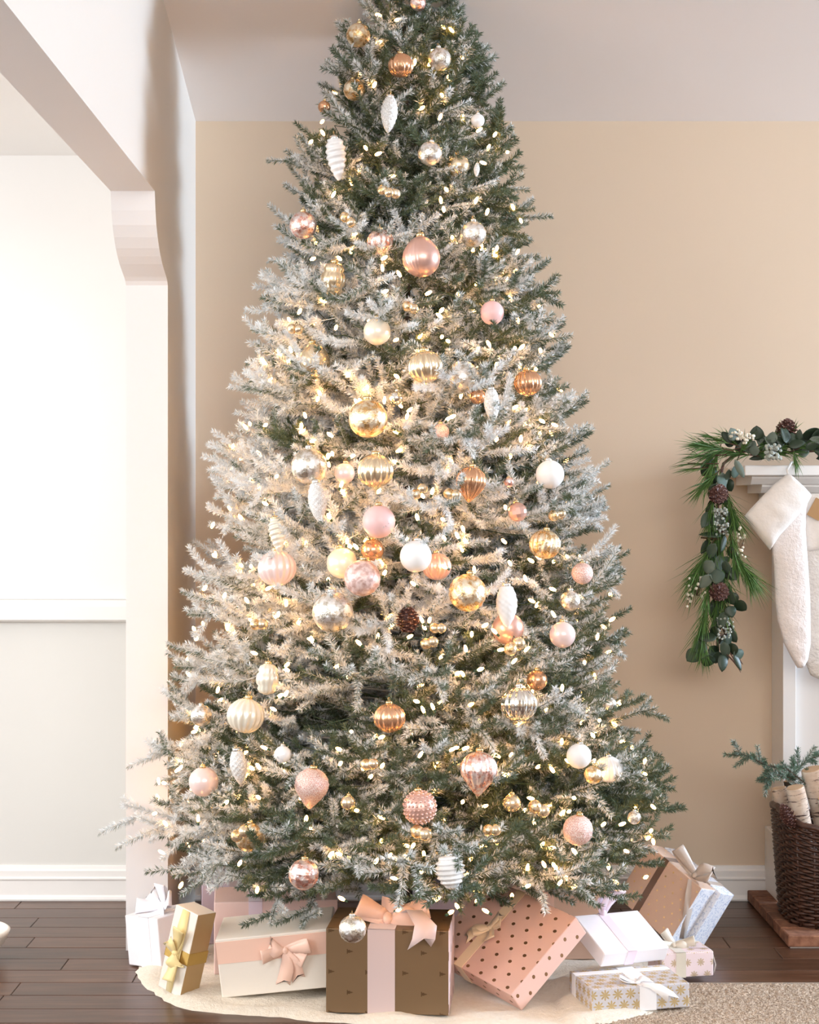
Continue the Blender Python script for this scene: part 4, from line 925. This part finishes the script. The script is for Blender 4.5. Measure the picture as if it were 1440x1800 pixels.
for a in ((1296, 762, 12, 7, 14, 'berry'), (1318, 768, 10, 6, 12, 'berry'), (1305, 775, 12, 6, 8, 'berry'), (1303, 960, 13, 20, 14, 'berry'), (1225, 1035, 15, 20, 20, 'berry'), (1213, 1055, 8, 12, 7, 'berry'),
          (1360, 795, 14, 13, 46, 'berrygrey', .006), (1265, 910, 14, 17, 60, 'berrygrey', .005), (1268, 930, 12, 10, 30, 'berrygrey', .004), (1275, 1105, 14, 20, 60, 'berrygrey', .004), (1298, 935, 4, 8, 6, 'berry')): berries(*a)
# reddish twigs at the tip
for x0, y0, x1, y1 in ((1282, 1145, 1302, 1182), (1290, 1150, 1306, 1168), (1278, 1150, 1299, 1176)): MB().tube([P(x0, y0, 5.43), P((x0+x1)/2+2, (y0+y1)/2, 5.42), P(x1, y1, 5.42)], [.002, .003, .001], 5).build('twig', M['twigbrown'], gl)
MB().tube([P(1232, 945, 5.43), P(1265, 948, 5.43)], .003, 5).build('twig', M['twigbrown'], gl)

# ------------------------------------------------------------------ stockings
def sweep(rows_, thick, name, mat, parent, loc, ribs=0, ripple=0):
    """rows_: (left px, left py, right px, right py, depth) from top to foot, cross-sections are soft flattened ovals"""
    K = len(rows_); rr = []
    for i in range((K-1)*5+1):
        q = i/5; a = min(int(q), K-2); t = q-a; c0 = [rows_[a][j]*(1-t)+rows_[a+1][j]*t for j in range(5)]; rr.append(c0)
    vs = []; n = 28
    for i, (lx, ly, rx, ry, d) in enumerate(rr):
        A = P(lx, ly, d); B_ = P(rx, ry, d); c = (A+B_)/2; u = (B_-A)/2; e = i/(len(rr)-1); th = thick*(1 if e < .9 else math.sqrt(max(.06, 1-((e-.9)/.1)**2)))
        for k in range(n):
            a = 2*PI*k/n; cx, sx = math.cos(a), math.sin(a); f = 1+ripple*math.sin(i*1.1+k*.5)
            if ribs: f *= 1+.05*math.cos(k*PI)
            vs.append(c+u*(abs(cx)**.8*(1 if cx > 0 else -1))+Vector((0, -1, 0))*th*(abs(sx)**.8*(1 if sx > 0 else -1))*f-loc)
    m_ = len(rr); fs = [(i*n+k, i*n+(k+1) % n, (i+1)*n+(k+1) % n, (i+1)*n+k) for i in range(m_-1) for k in range(n)]+[tuple(range(n))[::-1], tuple((m_-1)*n+k for k in range(n))]
    mb = MB(); mb.add(vs, fs); return mb.build(name, mat, parent, True)
lc = P(1388, 835, 5.44); s1 = link('stocking', None, None, lc); tag(s1, 'cream fleece stocking with wide turned cuff, hanging left on the mantel', 'stocking')
sweep([(1352, 890, 1420, 880, 5.455), (1356, 950, 1416, 930, 5.455), (1361, 1000, 1420, 985, 5.455), (1362, 1050, 1424, 1045, 5.455), (1367, 1090, 1425, 1090, 5.455), (1378, 1130, 1425, 1132, 5.455), (1393, 1158, 1420, 1160, 5.455), (1402, 1174, 1412, 1174, 5.455)], .022, 'sock', M['fur'], s1, lc, 0, .05)
sweep([(1385, 832, 1426, 872, 5.44), (1360, 852, 1417, 890, 5.43), (1335, 878, 1395, 915, 5.425), (1318, 896, 1370, 942, 5.43), (1308, 908, 1354, 967, 5.435)], .034, 'cuff', M['cuff'], s1, lc, 1, .02)
MB().tube([p_-lc for p_ in (P(1386, 838, 5.45), P(1384, 826, 5.46), P(1392, 812, 5.50), P(1396, 814, 5.51))], .0035, 6).build('hanging_loop', M['cuff'], s1)
lc = P(1430, 850, 5.47); s2 = link('stocking', None, None, lc); tag(s2, 'oatmeal cable-knit stocking at right frame edge, behind the cream one', 'stocking')
sweep([(1415, 880, 1480, 880, 5.50), (1408, 960, 1478, 960, 5.50), (1410, 1020, 1476, 1020, 5.50), (1412, 1080, 1478, 1080, 5.50), (1412, 1130, 1482, 1125, 5.50), (1416, 1165, 1490, 1155, 5.50), (1425, 1187, 1500, 1178, 5.50), (1440, 1194, 1498, 1190, 5.50)], .022, 'sock', M['cable'], s2, lc, 0, .06)
sweep([(1412, 868, 1482, 868, 5.495), (1404, 905, 1488, 905, 5.49), (1407, 940, 1488, 940, 5.49), (1414, 972, 1486, 965, 5.495)], .032, 'cuff', M['cuff'], s2, lc, 1)
MB().box((-.022, -.002, -.032), (.022, .002, .032), Matrix.Translation(P(1437, 895, 5.445)-lc) @ Matrix.Rotation(.5, 4, 'Y')).build('tag', M['tan'], s2)
# white piece at the far left edge
lo = P(-30, 1668, 4.95); pts = [(.135, .092), (.14, .088), (.136, .078), (.125, .055), (.10, .025), (.075, .004), (.07, 0)]
o = MB().lathe([(.128, .088), (.131, .0925)]+pts, 48).build('low_bowl', M['porcelain'], None, True, (-1.245-.135+.025, 5.02, 0)); tag(o, 'white curved low bowl just inside left frame edge on floor', 'bowl')
